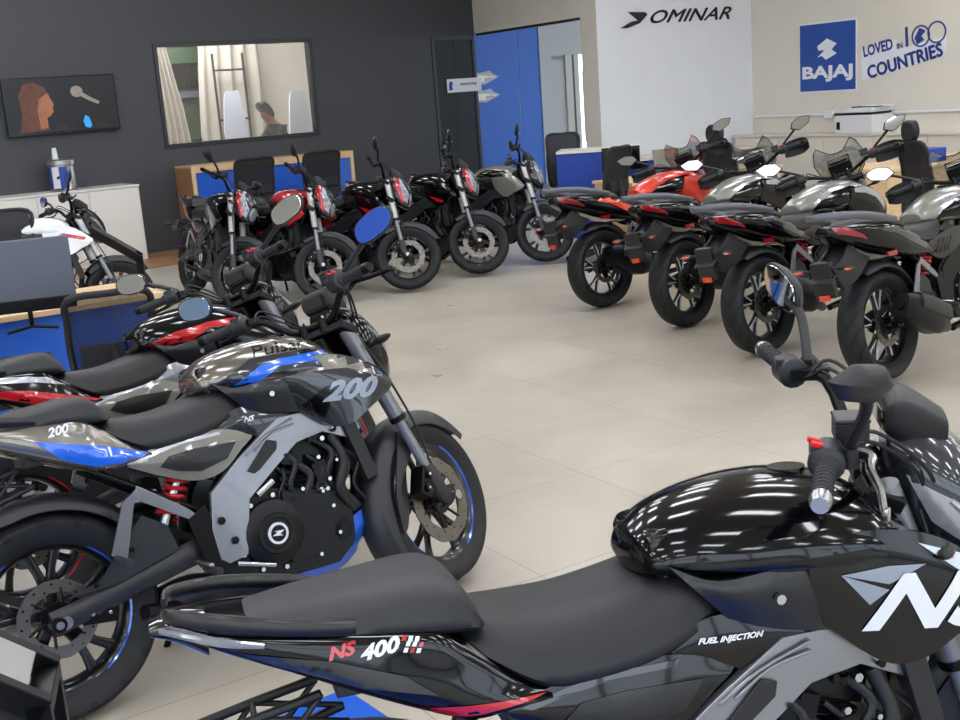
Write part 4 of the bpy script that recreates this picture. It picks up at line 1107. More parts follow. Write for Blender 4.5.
# dark glass door beside the passage
m = MB()
dA = SC0-.82
for q in ((dA+.02, dA+.07, -.06, .0, 0, 2.6), (SC0-.05, SC0, -.06, .0, 0, 2.6), (dA+.07, SC0-.05, -.06, 0, 2.53, 2.6), (dA+.07, SC0-.05, -.06, 0, 0, .12)):
    m.add(*boxp(((q[0]+q[1])/2, (q[2]+q[3])/2, (q[4]+q[5])/2), (q[1]-q[0], q[3]-q[2], q[5]-q[4])), 'wall_dark')
do = struct(m.obj('door_1', T=TD, bevel=.004))
m = MB(); m.add(*boxp(((dA+SC0)/2, -.03, 1.33), (SC0-dA-.12, .012, 2.42)), MT['door_glass']); m.obj('door_glass', do, T=TD)
m = MB(); m.add(*boxp(((dA+SC0)/2+.02, -.010, 1.33), (.002, .002, 2.4)), 'steel_dark')
m.tube([(dA+.10, -.0, 1.03), (dA+.10, .06, 1.03), (dA+.22, .06, 1.03)], .012, 'steel', 8); m.cyl((dA+.10, .0, .97), (dA+.10, .02, .97), .03, 'steel'); m.obj('door_handle', do, T=TD)
s0, z0 = sD(447, 86); s1, z1 = sD(481, 85)
m = MB(); m.add(*boxp(((s0+s1)/2, .004, 1.86), (s1-s0, .006, .20)), 'sign_white')
m.plate([(s0+.03, 1.79), (s0+.10, 1.80), (s0+.09, 1.86), (s0+.11, 1.91), (s0+.05, 1.93), (s0+.03, 1.87)], .007, .009, 'poster_blue')
for k in range(9): m.add(*boxp((s0+.26+.035*k, .008, 1.875), (.022, .002, .035)), 'sign_black')
o = m.obj('door_sign', T=TD); tag(o, 'white name plate with blue mark and small lettering on dark glass door', 'sign')
# room behind the window
boxes('wall_office', TD, [(-1.5, 4.3, -3.2, -3.05, 0, HC_), (-1.6, -1.5, -3.2, -.15, 0, HC_), (4.2, 4.3, -3.05, -.15, 0, HC_)], 'wall_beige')
boxes('wall_passage', TD, [(4.3, 4.4, -3.0, -.15, 0, HC_)], 'wall_dark')
lw = MB(); lw.add(*boxp((1.3, -1.6, 3.4), (2.2, .9, .05)), 'lamp_emit'); o = lw.obj('office_fill_light', T=TD); tag(o, 'unseen light panel added to brighten the office behind the interior window', 'lamp', None)  # unseen glowing panel added to light the room behind the window
# ---------------------------------------------------------------- things on the walls
def rect(m, x0, x1, y0, y1, z0, z1, mat): m.add(*boxp(((x0+x1)/2, (y0+y1)/2, (z0+z1)/2), (x1-x0, y1-y0, z1-z0)), mat)
def world_frame(o, az):
    d = Vector((math.sin(R(az)), math.cos(R(az)), 0)); n = Vector((d.y, -d.x, 0)); o = Vector((o[0], o[1], 0)); return basis(o, d, n)
# television: the wall plane turned a little; screen content as flat colour shapes
t0, tz0 = sD(-2, 81); t1, tz1 = sD(111, 75); _t, tz2 = sD(60, 135)
tw = t1-t0; tv = MB(); rect(tv, t0, t1, .04, .09, 1.60, 2.28, 'screen_black')
rect(tv, t0+.3, t1-.3, 0, .045, 1.75, 2.1, 'metal_black')
to = tv.obj('television', T=TD, bevel=.006); tag(to, 'flat black television on charcoal wall showing a singer at a microphone', 'television')
defm('scr_dark', '0b0f16', .3); defm('scr_hair', '5c3626', .4, emit=.05, noise=.7, nscale=14); defm('scr_skin', '9a6344', .4, emit=.06, noise=.4, nscale=8)
defm('scr_blue', '2a8ad0', .4, emit=.2); defm('scr_mic', '8f877e', .4, emit=.06, noise=.4, nscale=30); defm('scr_shirt', '2c2024', .4, emit=.03)
sc_ = MB(); rect(sc_, t0+.015, t1-.015, .09, .092, 1.63, 2.265, 'scr_dark')
def P(pts, mat, y):
    sc_.plate([(t0+a*tw, 1.60+b*.68) for a, b in pts], y, y+.0012, mat)
P([(.10, .06), (.14, .35), (.13, .70), (.18, .88), (.27, .92), (.36, .82), (.40, .64), (.36, .52), (.33, .3), (.36, .08)], 'scr_hair', .092)
P([(.28, .25), (.27, .55), (.32, .66), (.385, .72), (.40, .62), (.425, .52), (.41, .46), (.415, .40), (.38, .32), (.35, .30), (.35, .12), (.28, .1)], 'scr_skin', .0934)
P([(.16, .30), (.18, .80), (.26, .90), (.36, .82), (.37, .72), (.30, .62), (.27, .40), (.26, .10), (.20, .05)], 'scr_hair', .0948)
P([(.64+.055*math.cos(k*PI/8), .72+.10*math.sin(k*PI/8)) for k in range(16)], 'scr_mic', .0934)
P([(.69, .70), (.75, .62), (.84, .52), (.82, .48), (.74, .55), (.67, .64)], 'scr_mic', .0948)
P([(.68, .09), (.665, .20), (.69, .30), (.72, .26), (.74, .12), (.72, .07)], 'scr_blue', .0934)
P([(.40, .05), (.44, .16), (.52, .14), (.54, .06)], 'scr_shirt', .0934); P([(.77, .08), (.80, .16), (.88, .13), (.90, .07)], 'scr_shirt', .0934)
sc_.obj('screen', to, T=TD)
# low white cabinet
cA = hit(149, 259, gz(149, 259), AZD); cs = (cA-W0).dot(D); cyd = (cA-W0).dot(ND)
cab = MB(); X1 = cs; X0 = -7.6; rect(cab, X0, X1, .02, cyd-.02, 0, .905, 'white_lam'); rect(cab, X0, X1+.005, .0, cyd, .905, .93, 'white_lam')
co = cab.obj('low_cabinet', T=TD, bevel=.003); tag(co, 'long low white cabinet against the charcoal wall below the television', 'cabinet')
for k in range(5):
    x1 = X1-.02-k*.62; d_ = MB(); rect(d_, x1-.60, x1, cyd-.02, cyd-.002, .06, .895, 'white_lam'); dd = d_.obj('cabinet_door', co, T=TD, bevel=.003)
    h_ = MB(); rect(h_, x1-.58, x1-.56, cyd-.004, cyd+.014, .5, .66, 'alu'); h_.obj('door_handle', dd, T=TD, bevel=.002)
# round drinks dispenser with cups on top
dc = hit(67, 188, cA, AZD); q = (dc-W0).dot(D)+.06; qy = cyd-.28; qz = .93
di = thing('drink_dispenser', 'round silver and blue drinks dispenser standing on the white cabinet', 'dispenser', (W0+D*q+ND*qy+Vector((0, 0, qz))))
m = MB(); m.lathe([(0, 0), (.15, 0), (.155, .02), (.15, .03), (.15, .30), (.165, .31), (.165, .36), (.14, .375), (0, .38)], 'alu', 40, axis='z'); m.obj('body', di)
for a0, mt in ((R(195), 'blue_lam'), (R(240), 'sign_white'), (R(275), 'blue_lam')):
    m = MB(); m.lathe([(.152, .03), (.156, .03), (.156, .29), (.152, .29)], mt, 8, axis='z', a0=a0, a1=a0+R(34), closed=True); m.obj('panel', di)
m = MB(); m.cyl((.0, -.15, .17), (.0, -.19, .16), .014, 'metal_black'); m.box((0, -.17, .03), (.10, .05, .012), 'metal_black'); m.obj('tap', di)
m = MB()
for k in range(5): m.lathe([(.022, .38+k*.014), (.033, .455+k*.014), (.035, .458+k*.014)][::-1] if 0 else [(.036-.001*k, .38+k*.016), (.028-.001*k, .45+k*.016), (.0, .45+k*.016)], 'sign_white', 20, axis='z', c=(-.05, -.03, 0))
cu = m.obj('cup_stack', T=Matrix.Translation(W0+D*q+ND*qy+Vector((0, 0, qz)))); tag(cu, 'stack of white paper cups upside down on the dispenser', 'cups')
# oak and blue open counter under the window
a0, _ = sD(178, 200); a1, _ = sD(334, 160)
k0 = hit(192, 240, gz(188, 262), AZD)
kd = .55
ct = thing('open_counter', 'pale oak open counter with blue back panel under the interior window', 'counter')
m = MB(); rect(m, a0, a0+.05, .01, kd, 0, 1.05, 'wood_brown'); m.obj('side_panel', ct, T=TD, bevel=.002)
m = MB(); rect(m, a1-.05, a1, .01, kd, 0, 1.05, 'wood_lam'); m.obj('side_panel', ct, T=TD, bevel=.002)
m = MB(); rect(m, a0, a1, .01, kd+.005, 1.05, 1.075, 'wood_lam'); rect(m, a0+.05, a1-.05, kd-.02, kd+.004, .985, 1.05, 'wood_lam'); rect(m, a0-.0, a0+.055, kd-.02, kd+.005, 0, 1.05, 'wood_lam'); m.obj('top', ct, T=TD, bevel=.002)
m = MB(); rect(m, a0+.05, a1-.05, kd-.06, kd-.03, .05, .985, 'blue_lam_bright'); m.obj('back_panel', ct, T=TD)
# ------------------------------------------------ office chair
def office_chair(loc, rz, label, head=False, low=False, sz=1.0, bw=.46, bh=.52, mm='mesh_fabric'):
    """faces +x; the back is behind, towards -x"""
    c = thing('office_chair', label, 'chair', (loc[0], loc[1], 0), rz, 'office chairs')
    m = MB()
    m.body([(-.22, [(0, .50), (.15, .50), (.21, .48), (.2, .445), (0, .44)]), (0, [(0, .505), (.18, .50), (.24, .48), (.22, .44), (0, .43)]), (.22, [(0, .50), (.17, .495), (.23, .475), (.21, .44), (0, .435)]), (.27, [(0, .48), (.12, .475), (.18, .465), (.17, .45), (0, .445)])], 'chair_black', 4, 3)
    m.obj('seat', c)
    f = MB(); z0 = .56; z1 = z0+bh; w0_, w1_ = bw*.42, bw*.5
    loop = [(-.26, -w0_, z0), (-.235, -w1_, z0+bh*.3), (-.26, -w1_, z0+bh*.7), (-.305, -w1_*.93, z1), (-.31, 0, z1+.012), (-.305, w1_*.93, z1), (-.26, w1_, z0+bh*.7), (-.235, w1_, z0+bh*.3), (-.26, w0_, z0), (-.265, 0, z0-.01)]
    lp = cmc([Vector(p) for p in loop], 40); f.tube(lp+[lp[0]], .016, 'chair_black', 8)
    f.tube([(-.24, 0, .44), (-.31, 0, .50), (-.30, 0, z0+.05), (-.275, 0, z0+bh*.45)], [.02, .025, .022, .012], 'chair_black', 8, smooth=4, flat=2.2)
    f.box((-.275, 0, z0+bh*.34), (.03, bw*.8, .10), 'chair_black')
    bo = f.obj('backrest_frame', c)
    k = MB(); k.surf([[(-.26, -w0_, z0), (-.245, 0, z0), (-.26, w0_, z0)], [(-.235, -w1_, z0+bh*.3), (-.21, 0, z0+bh*.3), (-.235, w1_, z0+bh*.3)], [(-.26, -w1_, z0+bh*.7), (-.24, 0, z0+bh*.7), (-.26, w1_, z0+bh*.7)], [(-.305, -w1_*.93, z1), (-.30, 0, z1+.01), (-.305, w1_*.93, z1)]], mm, 4, 4)
    k.obj('mesh_back', bo)
    if head:
        hs = .78; h = MB(); h.tube([(-.30, 0, z1-.03), (-.33, 0, z1+.05), (-.31, 0, z1+.10)], .012, 'chair_black')
        h.body([(-.335, [(0, z1+.16), (.09*hs, z1+.155), (.12*hs, z1+.10), (.09*hs, z1+.04), (0, z1+.035)]), (-.30, [(0, z1+.175), (.11*hs, z1+.17), (.14*hs, z1+.10), (.11*hs, z1+.03), (0, z1+.02)]), (-.275, [(0, z1+.15), (.08*hs, z1+.145), (.11*hs, z1+.10), (.08*hs, z1+.05), (0, z1+.045)])], 'chair_black', 3, 4)
        h.obj('headrest', c)
    for sy in (-1, 1):
        a = MB(); a.tube([(-.02, sy*.20, .45), (-.02, sy*.29, .46), (-.02, sy*.29, .64)], .018, 'chair_black', 8)
        a.box((.0, sy*.29, .66), (.24, .08, .03), 'chair_black'); a.obj('armrest', c, bevel=.01)
    g = MB(); g.cyl((0, 0, .10), (0, 0, .43), .028, 'metal_black'); g.cyl((0, 0, .08), (0, 0, .25), .04, 'metal_black'); g.obj('gas_lift', c)
    for i in range(5):
        a = 2*PI*i/5+.2; l = MB(); e = Vector((math.cos(a)*.31, math.sin(a)*.31, .07))
        l.tube([(0, 0, .11), e*.5+Vector((0, 0, .05)), e], [.03, .024, .018], 'chair_black', 8); lo = l.obj('leg', c)
        w = MB()
        for q_ in (-1, 1): w.lathe([(0, -.011), (.026, -.011), (.028, 0), (.026, .011), (0, .011)], 'metal_black', 16, c=(e.x+q_*.0, e.y+q_*.018, .028))
        w.obj('caster', lo)
    return c
def az_rz(az): return PI/2-R(az)
# two chairs at the oak counter: their backs to us
for (px, py, lab) in ((243, 155, 'black office chair at oak counter, behind the leftmost back-row motorcycle'), (310, 150, 'black office chair at oak counter, behind the red-tanked motorcycle')):
    p = hit(px, py, W0+ND*1.05, AZD); office_chair((p.x, p.y), az_rz(AZD-90), lab, bw=.52, bh=.56)
# ------------------------------------------------ desk with monitor at left
dp = [gz(70, 299, .75), gz(10, 316, .75), gz(70, 307, .75), gz(158, 289, .75)]
dsk = thing('office_desk', 'pale oak topped desk with blue modesty panel at left edge', 'desk')
A1 = gz(162, 291, .75); dd_ = Vector((math.cos(R(33)), math.sin(R(33)), 0)); dn = Vector((dd_.y, -dd_.x, 0))
TK = Matrix.Translation(Vector((A1.x, A1.y, 0))) @ Matrix((dd_, -dn, Vector((0, 0, 1)))).transposed().to_4x4()
m = MB(); rect(m, -2.6, 0, -.05, .62, .72, .75, 'wood_lam'); m.obj('desk_top', dsk, T=TK, bevel=.002)
m = MB(); rect(m, -2.55, -.05, .01, .04, .12, .72, 'blue_lam_bright'); m.obj('modesty_panel', dsk, T=TK)
for x in (-2.56, -.05): m = MB(); rect(m, x, x+.035, -.03, .6, 0, .72, 'wood_lam'); m.obj('end_panel', dsk, T=TK, bevel=.002)
# monitor, seen from behind
mo = gz(38, 333, .752); mn = thing('computer_monitor', 'grey backed computer monitor on a black foot on the left desk', 'monitor', (mo.x-.06, mo.y+.10, .75), R(18))
m = MB(); m.tube([(-.11, -.05, .008), (0, 0, .02), (.12, -.05, .008)], .009, 'metal_black', 8); m.tube([(0, 0, .02), (0, .09, .008)], .009, 'metal_black', 8); m.tube([(0, 0, .015), (0, .0, .12)], .012, 'metal_black'); m.obj('foot', mn, bevel=.002)
m = MB(); m.box((-.08, .02, .27), (.60, .028, .33), 'monitor_grey'); m.box((-.08, .006, .12), (.595, .02, .06), 'metal_black'); m.obj('housing', mn, bevel=.006)
m = MB(); m.box((-.08, .0345, .27), (.57, .002, .30), 'screen_black'); m.obj('screen', mn)
# chairs at that desk
p = gz(112, 330, .80); office_chair((p.x-.10, p.y+.24), R(112), 'black mesh office chair at the left desk, beside the red and black motorcycle', bw=.36, bh=.40, mm='mesh_open')
p = gz(-14, 365, .62); office_chair((p.x-.12, p.y-.12), R(70), 'black mesh office chair cut by the left edge of the photo', bw=.48, bh=.5)
p = gz(15, 300, .62); office_chair((p.x-.75, p.y+1.5), R(-80), 'black mesh office chair behind the left computer monitor', bw=.6, bh=.5)
# ------------------------------------------------ display stands: slanted board on a black steel frame
def display_stand(loc, rz, label, h=.98, run=.42, w=.50, bm='alu'):
    s = thing('display_stand', label, 'stand', (loc[0], loc[1], 0), rz, 'slanted display stands')
    f = MB(); lo = h-run*.75
    for sy in (-1, 1):
        y = sy*w/2
        f.box((0, y, lo/2), (.045, .03, lo), 'metal_black')
        L = math.hypot(run, h-lo); a = math.atan2(h-lo, run)
        f.box((-run/2, y, (h+lo)/2-.012), (L+.03, .03, .05), 'metal_black', (0, a, 0))
        f.box((-.15, y, .015), (.40, .03, .03), 'metal_black')
    f.box((0, 0, lo-.02), (.045, w, .03), 'metal_black'); f.box((0, 0, .015), (.03, w, .03), 'metal_black')
    f.obj('frame', s, bevel=.003)
    b = MB(); a = math.atan2(h-lo, run)
    b.box((-run/2-.015, 0, (h+lo)/2+.022), (math.hypot(run, h-lo), w-.01, .012), bm, (0, a, 0)); b.obj('board', s, bevel=.002)
    return s
p = gz(26, 705, .70); display_stand((p.x, p.y+.08), R(14), 'black steel display stand with slanted board at the bottom left corner', h=.93, run=.30, w=.16)
p = gz(132, 253, .86); display_stand((p.x, p.y+.15), R(15), 'black steel display stand in front of the white motorcycle', h=1.02, run=.26, w=.20, bm='metal_black')
# ------------------------------------------------ far right furniture
# white desk with blue front by the passage
pA = gz(558, 152, .98)
s_ = thing('reception_desk', 'blue fronted desk with white top beside the passage', 'desk')
TB = world_frame(gz(556, 152, 1.0), 100)
m = MB(); rect(m, 0, .95, -.6, .02, .97, 1.0, 'white_lam'); m.obj('desk_top', s_, T=TB, bevel=.002)
m = MB(); rect(m, 0.0, .92, -.03, 0, 0, .97, 'blue_lam'); rect(m, 0, .03, -.55, -.03, 0, .97, 'blue_lam'); rect(m, .89, .92, -.55, -.03, 0, .97, 'blue_lam'); m.obj('front_panel', s_, T=TB)
p = gz(572, 150, 1.05); office_chair((p.x+.0, p.y+1.15), R(-95), 'black office chair behind the blue fronted desk by the passage', bw=.38, bh=.60)
p = gz(594, 165, .95); office_chair((p.x, p.y), R(140), 'black mesh office chair in front of the pale grey wall', bw=.40, bh=.54)
# desk by the pale grey wall
s_ = thing('wall_desk', 'cream topped desk with blue drawer unit along the pale grey wall', 'desk')
m = MB(); rect(m, .1, LP-.05, 0.02, .62, .70, .73, 'cream'); m.obj('desk_top', s_, T=TP, bevel=.002)
for x in (.12, LP-.12): m = MB(); rect(m, x, x+.04, .04, .58, 0, .70, 'wood_lam'); m.obj('end_panel', s_, T=TP)
m = MB(); rect(m, .3, .72, .05, .56, .10, .69, 'blue_lam'); dr = m.obj('drawer_unit', s_, T=TP, bevel=.003)
for k in range(3): m = MB(); rect(m, .31, .71, .56, .575, .12+k*.19, .30+k*.19, 'blue_lam'); m.obj('drawer', dr, T=TP, bevel=.003)
# second desk nearer, with laptop and monitor
TS = world_frame(gz(640, 182, .74), 62)
s_ = thing('work_desk', 'pale oak desk with laptop behind the red motorcycle', 'desk')
m = MB(); rect(m, -.1, 1.9, -.7, 0, .71, .74, 'wood_lam'); m.obj('desk_top', s_, T=TS, bevel=.002)
m = MB(); rect(m, -.05, 1.85, -.04, -.01, .1, .71, 'wood_lam'); m.obj('front_panel', s_, T=TS)
for x in (-.08, 1.83): m = MB(); rect(m, x, x+.04, -.68, -.02, 0, .71, 'wood_lam'); m.obj('end_panel', s_, T=TS)
lp_ = thing('laptop', 'open laptop with olive grey lid on the oak desk', 'laptop', (gz(660, 170, .745)[0], gz(660, 170, .745)[1], .741), R(25))
m = MB(); m.box((0, 0, .008), (.34, .24, .015), 'monitor_grey'); m.obj('keyboard_base', lp_, bevel=.003)
m = MB(); m.box((0, -.13, .125), (.34, .008, .23), 'bronze_silver', (R(-12), 0, 0)); m.obj('lid', lp_, bevel=.003)
mn = thing('computer_monitor', 'low black computer monitor left of the open laptop', 'monitor', (gz(628, 172, .745)[0]-.08, gz(634, 172, .745)[1], .74), R(20))
m = MB(); m.box((0, 0, .006), (.2, .16, .012), 'metal_black'); m.cyl((0, 0, .01), (0, 0, .12), .015, 'metal_black'); m.obj('foot', mn)
m = MB(); m.box((0, 0, .16), (.46, .03, .26), 'screen_black'); m.obj('housing', mn, bevel=.004)
# chairs with headrests
p = gz(742, 150, 1.05); office_chair((p.x, p.y), R(28), 'black office chair with headrest before the wall corner, behind the red motorcycle', True, bw=.44, bh=.56)
p = gz(948, 154, 1.0); office_chair((p.x, p.y), R(6), 'black office chair with headrest in front of the printer wall', True, bw=.44, bh=.54)
# cream ledge cupboard along the poster wall
l0, lz = sR(752, 134)
m = MB(); rect(m, 0.05, 6.5, .0, .42, 0, .84, 'cream'); rect(m, 0.03, 6.52, -.0, .45, .84, .87, 'cream'); o = m.obj('low_cupboard', T=TR, bevel=.003); tag(o, 'long cream low cupboard under the poster wall', 'cupboard')
for k in range(8):
    m = MB(); rect(m, .08+k*.8, .86+k*.8, .42, .432, .06, .82, 'cream'); m.obj('cupboard_door', o, T=TR, bevel=.002)
s0, z0 = sR(800, 115)
m = MB()
m.tube([(0.05, .02, 1.10), (14, .02, 1.10)], .016, 'sign_white', 8); m.obj
sb, zb = sR(830, 116)
o = m.obj('cable_conduit', T=TR); tag(o, 'white cable conduit running along the poster wall', 'conduit')
m = MB(); rect(m, sb-.07, sb+.07, 0.0, .045, 1.05, 1.15, 'sign_white'); m.obj('junction_box', o, T=TR, bevel=.006)
# printer
sp, zp = sR(866, 135)
pr = thing('printer', 'white office printer with scanner lid on the cream cupboard', 'printer')
ps = sR(885, 130)[0]
m = MB(); rect(m, ps-.42, ps+.16, .04, .46, .87, 1.10, 'printer_white'); rect(m, ps-.40, ps-.34, .45, .465, .92, 1.02, 'metal_black'); m.obj('body', pr, T=TR, bevel=.01)
m = MB(); rect(m, ps-.46, ps+.12, .02, .44, 1.10, 1.13, 'screen_black'); rect(m, ps-.46, ps+.14, .0, .44, 1.13, 1.19, 'printer_white'); m.obj('scanner_lid', pr, T=TR, bevel=.01)
m = MB(); rect(m, ps-.25, ps+.05, .1, .35, 1.19, 1.205, 'screen_black'); rect(m, ps-.05, ps+.25, .12, .38, 1.205, 1.213, 'sign_white'); m.obj('paper_tray', pr, T=TR)
# oak desk behind the third and fourth roadsters
TU = world_frame(gz(888, 170, .74), 62)
s_ = thing('oak_desk', 'pale oak desk with solid panels behind the grey motorcycles at right', 'desk')
m = MB(); rect(m, 0, 2.2, -.8, 0, .71, .74, 'wood_lam'); m.obj('desk_top', s_, T=TU, bevel=.002)
m = MB(); rect(m, .02, 2.18, -.05, -.02, 0, .71, 'wood_lam'); m.obj('front_panel', s_, T=TU)
for x in (.02, 2.14): m = MB(); rect(m, x, x+.04, -.78, -.05, 0, .71, 'wood_lam'); m.obj('end_panel', s_, T=TU)
p = gz(946, 172, .80); bx = MB(); rect(bx, .62, .98, -.42, -.15, .741, .87, 'blue_lam'); o = bx.obj('storage_box', T=TU, bevel=.008); tag(o, 'dark blue box on the oak desk behind the rightmost grey motorcycle', 'box')
# ------------------------------------------------ wall lettering and poster
s0, z0 = sR(799.5, 25.5); s1, z1 = sR(857, 20); _, z2 = sR(830, 92)
m = MB(); zt, zb_ = 2.32, 1.40; rect(m, s0, s1, 0, .008, zb_, zt, 'sign_white'); rect(m, s0+.015, s1-.015, .008, .012, zb_+.02, zt-.02, 'poster_blue')
pw = s1-s0; ph = zt-zb_
def PP(pts, mat='sign_white', y=.0125): m.plate([(s0+a*pw, zb_+b*ph) for a, b in pts], y, y+.003, mat)
PP([(.33, .66), (.50, .76), (.67, .68), (.58, .60), (.67, .54), (.48, .46), (.41, .52), (.33, .50), (.46, .60), (.35, .60)])
PP([(.33, .55), (.45, .63), (.52, .60), (.40, .52)]) if 0 else None
tm = text_mesh('BAJAJ', .21*pw/ .8, 0, .010); bm = bmesh.new(); bm.from_mesh(tm)
V = [(s0+pw*.5+v.co.x*1.45, .0135, zb_+ph*.28+v.co.y*.85) for v in bm.verts]; bm.verts.ensure_lookup_table(); F = [[v.index for v in f.verts] for f in bm.faces]; m.add(V, F, 'sign_white'); bm.free()
o = m.obj('wall_poster', T=TR); tag(o, 'square blue poster with white emblem and lettering on beige wall', 'poster')
def wall_text(m, txt, T, x, z, size, mat, sx=1, rot=0, shear=0, bold=.0, y=.006, extr=.004):
    me = text_mesh(txt, size, shear, bold); bm = bmesh.new(); bm.from_mesh(me); c, s = math.cos(rot), math.sin(rot)
    V = []
    for v in bm.verts: a, b = v.co.x*sx, v.co.y; V.append((x+a*c-b*s, y, z+a*s+b*c))
    m.add(V, [[v.index for v in f.verts] for f in bm.faces], mat); bm.free(); bpy.data.meshes.remove(me)
m = MB()
def q_(px, py): s, z = sR(px, py); return s, z
c1 = q_(888, 52); c2 = q_(903, 62); c3 = q_(928, 33); c4 = q_(904, 48)
wd = q_(946, 50)[0]-q_(861, 50)[0]
bl_ = q_(863, 78); br_ = q_(945, 52); tr_ = q_(945, 40); tl_ = q_(863, 52)
m.plate([q_(862, 80), q_(947, 55), q_(947, 36), q_(898, 49), q_(897, 39), q_(861, 50)], 0.0, .002, 'sign_white')
ang = math.atan2(br_[1]-bl_[1], br_[0]-bl_[0])
c1 = q_(878, 50); wall_text(m, 'LOVED', TR, c1[0], c1[1]+.02, .185, 'sign_navy', .80, ang*.8, 0, .007)
c4 = q_(900, 46); wall_text(m, 'IN', TR, c4[0], c4[1], .09, 'sign_navy', 1, ang*.8, 0, .004)
c2 = q_(904, 62); wall_text(m, 'COUNTRIES', TR, c2[0], c2[1], .225, 'sign_navy', .93, ang, 0, .0)
for dx_, dz_ in ((.009, 0), (-.009, 0), (0, .008), (0, -.008)): wall_text(m, 'COUNTRIES', TR, c2[0]+dx_, c2[1]+dz_, .225, 'sign_navy', .93, ang, 0, .0, y=.006+abs(dx_)*.1+abs(dz_)*.2)
a = q_(907, 38); wall_text(m, '1', TR, a[0], a[1], .34, 'sign_navy', 1.0, ang*.3, 0, .004)
for px_, mt in ((921, 0), (937, 1)):
    a = q_(px_, 36-8*mt*.5); rr = .125
    m.lathe([(rr-.012, .004), (rr+.008, .004), (rr+.008, .008), (rr-.012, .008)], 'sign_navy', 40, c=(a[0], 0, a[1]), closed=True)
    if not mt: m.plate([(a[0]-.09, a[1]-.02), (a[0]-.02, a[1]+.10), (a[0]+.07, a[1]+.06), (a[0]+.01, a[1]+.0), (a[0]+.05, a[1]-.05), (a[0]-.05, a[1]-.10)], .004, .006, 'sign_navy')
o = m.obj('wall_lettering', T=TR); tag(o, 'navy blue wall lettering on white backing right of the blue poster', 'lettering')
# panel wordmark: angular letters
m = MB()
def pP(px, py): p = hit(px, py, P1, AZP); return ((p-P1).dot(DP), p.z)
def G(pts, y=.0): m.plate([pP(620+a*111, (26-b*15)-a*6.5+1.5) for a, b in pts], y, y+.02, 'sign_black')
# D
G([(0.0, -.05), (.10, .35), (.16, .40), (.07, 1.0), (.22, .92), (.24, .75), (.17, .2), (.06, -.08)])
def bar(x, w, sh=.06): G([(x, 0), (x+sh, .78), (x+sh+w, .78), (x+w, 0)])
def hbar(x0, x1, z, h=.16, sh=.06): G([(x0+sh*z, z), (x1+sh*z, z), (x1+sh*(z+h), z+h), (x0+sh*(z+h), z+h)])
c_ = pP(620+.62*111, 18.2-.62*6.5+1.5); a0_ = pP(622, 20); a1_ = pP(730, 14); rA = math.atan2(a1_[1]-a0_[1], a1_[0]-a0_[0])
wall_text(m, 'OMINAR', TP, c_[0], c_[1], 0.235, 'sign_black', 1.62, rA, .45, 0, y=.004)
for dx_, dz_ in ((.008, 0), (-.008, 0), (0, .006), (0, -.006)): wall_text(m, 'OMINAR', TP, c_[0]+dx_, c_[1]+dz_, .235, 'sign_black', 1.62, rA, .45, 0, y=.004+abs(dx_)*.1+abs(dz_)*.2)
o = m.obj('wall_wordmark', T=TP); tag(o, 'black angular wordmark on the pale grey wall panel', 'lettering')
# ------------------------------------------------ office seen through the interior window
def ob_(px, py, off): 
    P = W0-ND*off; p = hit(px, py, P, AZD); return (p-P).dot(D), p.z
oo = 2.6
for L_, R_, lab in (((156,)*7, (170, 171, 176, 181, 184, 186, 187), 'beige curtain at the left side of the interior window'), ((203, 203, 200, 198, 196, 197, 198), (262,)*7, 'beige curtain in the middle of the interior window')):
    m = MB(); V = []; n = 48
    for j in range(7):
        z = 3.1-j*.42
        lo_, _z = ob_(L_[j], 90, oo); hi_, _z = ob_(R_[j], 90, oo)
        for i in range(n+1):
            u = i/n; V.append((lo_+(hi_-lo_)*u, -oo+.05*math.sin(u*PI*9), z))
    F = [(j*(n+1)+i, j*(n+1)+i+1, (j+1)*(n+1)+i+1, (j+1)*(n+1)+i) for j in range(6) for i in range(n)]
    V2 = [(x, y-.01, z) for x, y, z in V]; k = len(V)
    m.add(V+V2, F+[tuple(q+k for q in reversed(f)) for f in F], 'curtain'); o = m.obj('curtain', T=TD); tag(o, lab, 'curtain', 'office curtains')
a, _ = ob_(186, 90, 3.0); b2, _ = ob_(198, 90, 3.0)
o = boxes('plant_screen', TD, [(a-.45, b2+.45, -3.0, -2.97, .9, 3.1)], 'leaf', st=False); tag(o, 'dark green foliage seen between the office curtains', 'plant')
a, _ = ob_(174, 90, 2.9); b2, _ = ob_(204, 90, 2.9)
o = boxes('black_bands', TD, [(a, b2, -2.93, -2.85, 2.12, 2.5), (a, b2, -2.93, -2.85, 1.25, 1.33)], 'gloss_black', st=False); tag(o, 'black horizontal bands added in front of the green foliage in the office', 'shelf')  # plain black and grey boxes added as dark bands across the green view
o = boxes('grey_band', TD, [(a, b2, -2.92, -2.86, 1.98, 2.08)], 'monitor_grey', st=False); tag(o, 'grey band added below the upper black band in the office', 'rail')
m = MB(); 
for px_ in (216, 246):
    a, _ = ob_(px_, 90, 2.4); m.add(*tubep((a, -2.4, 0), (a, -2.4, 2.6), .02), 'steel_dark')
a, _ = ob_(216, 90, 2.4); b2, _ = ob_(246, 90, 2.4)
for z in (.9, 1.6, 2.35): m.add(*boxp(((a+b2)/2, -2.4, z), (b2-a, .03, .03)), 'steel_dark')
o = m.obj('garment_rack', T=TD); tag(o, 'dark metal rack behind the interior window', 'rack')
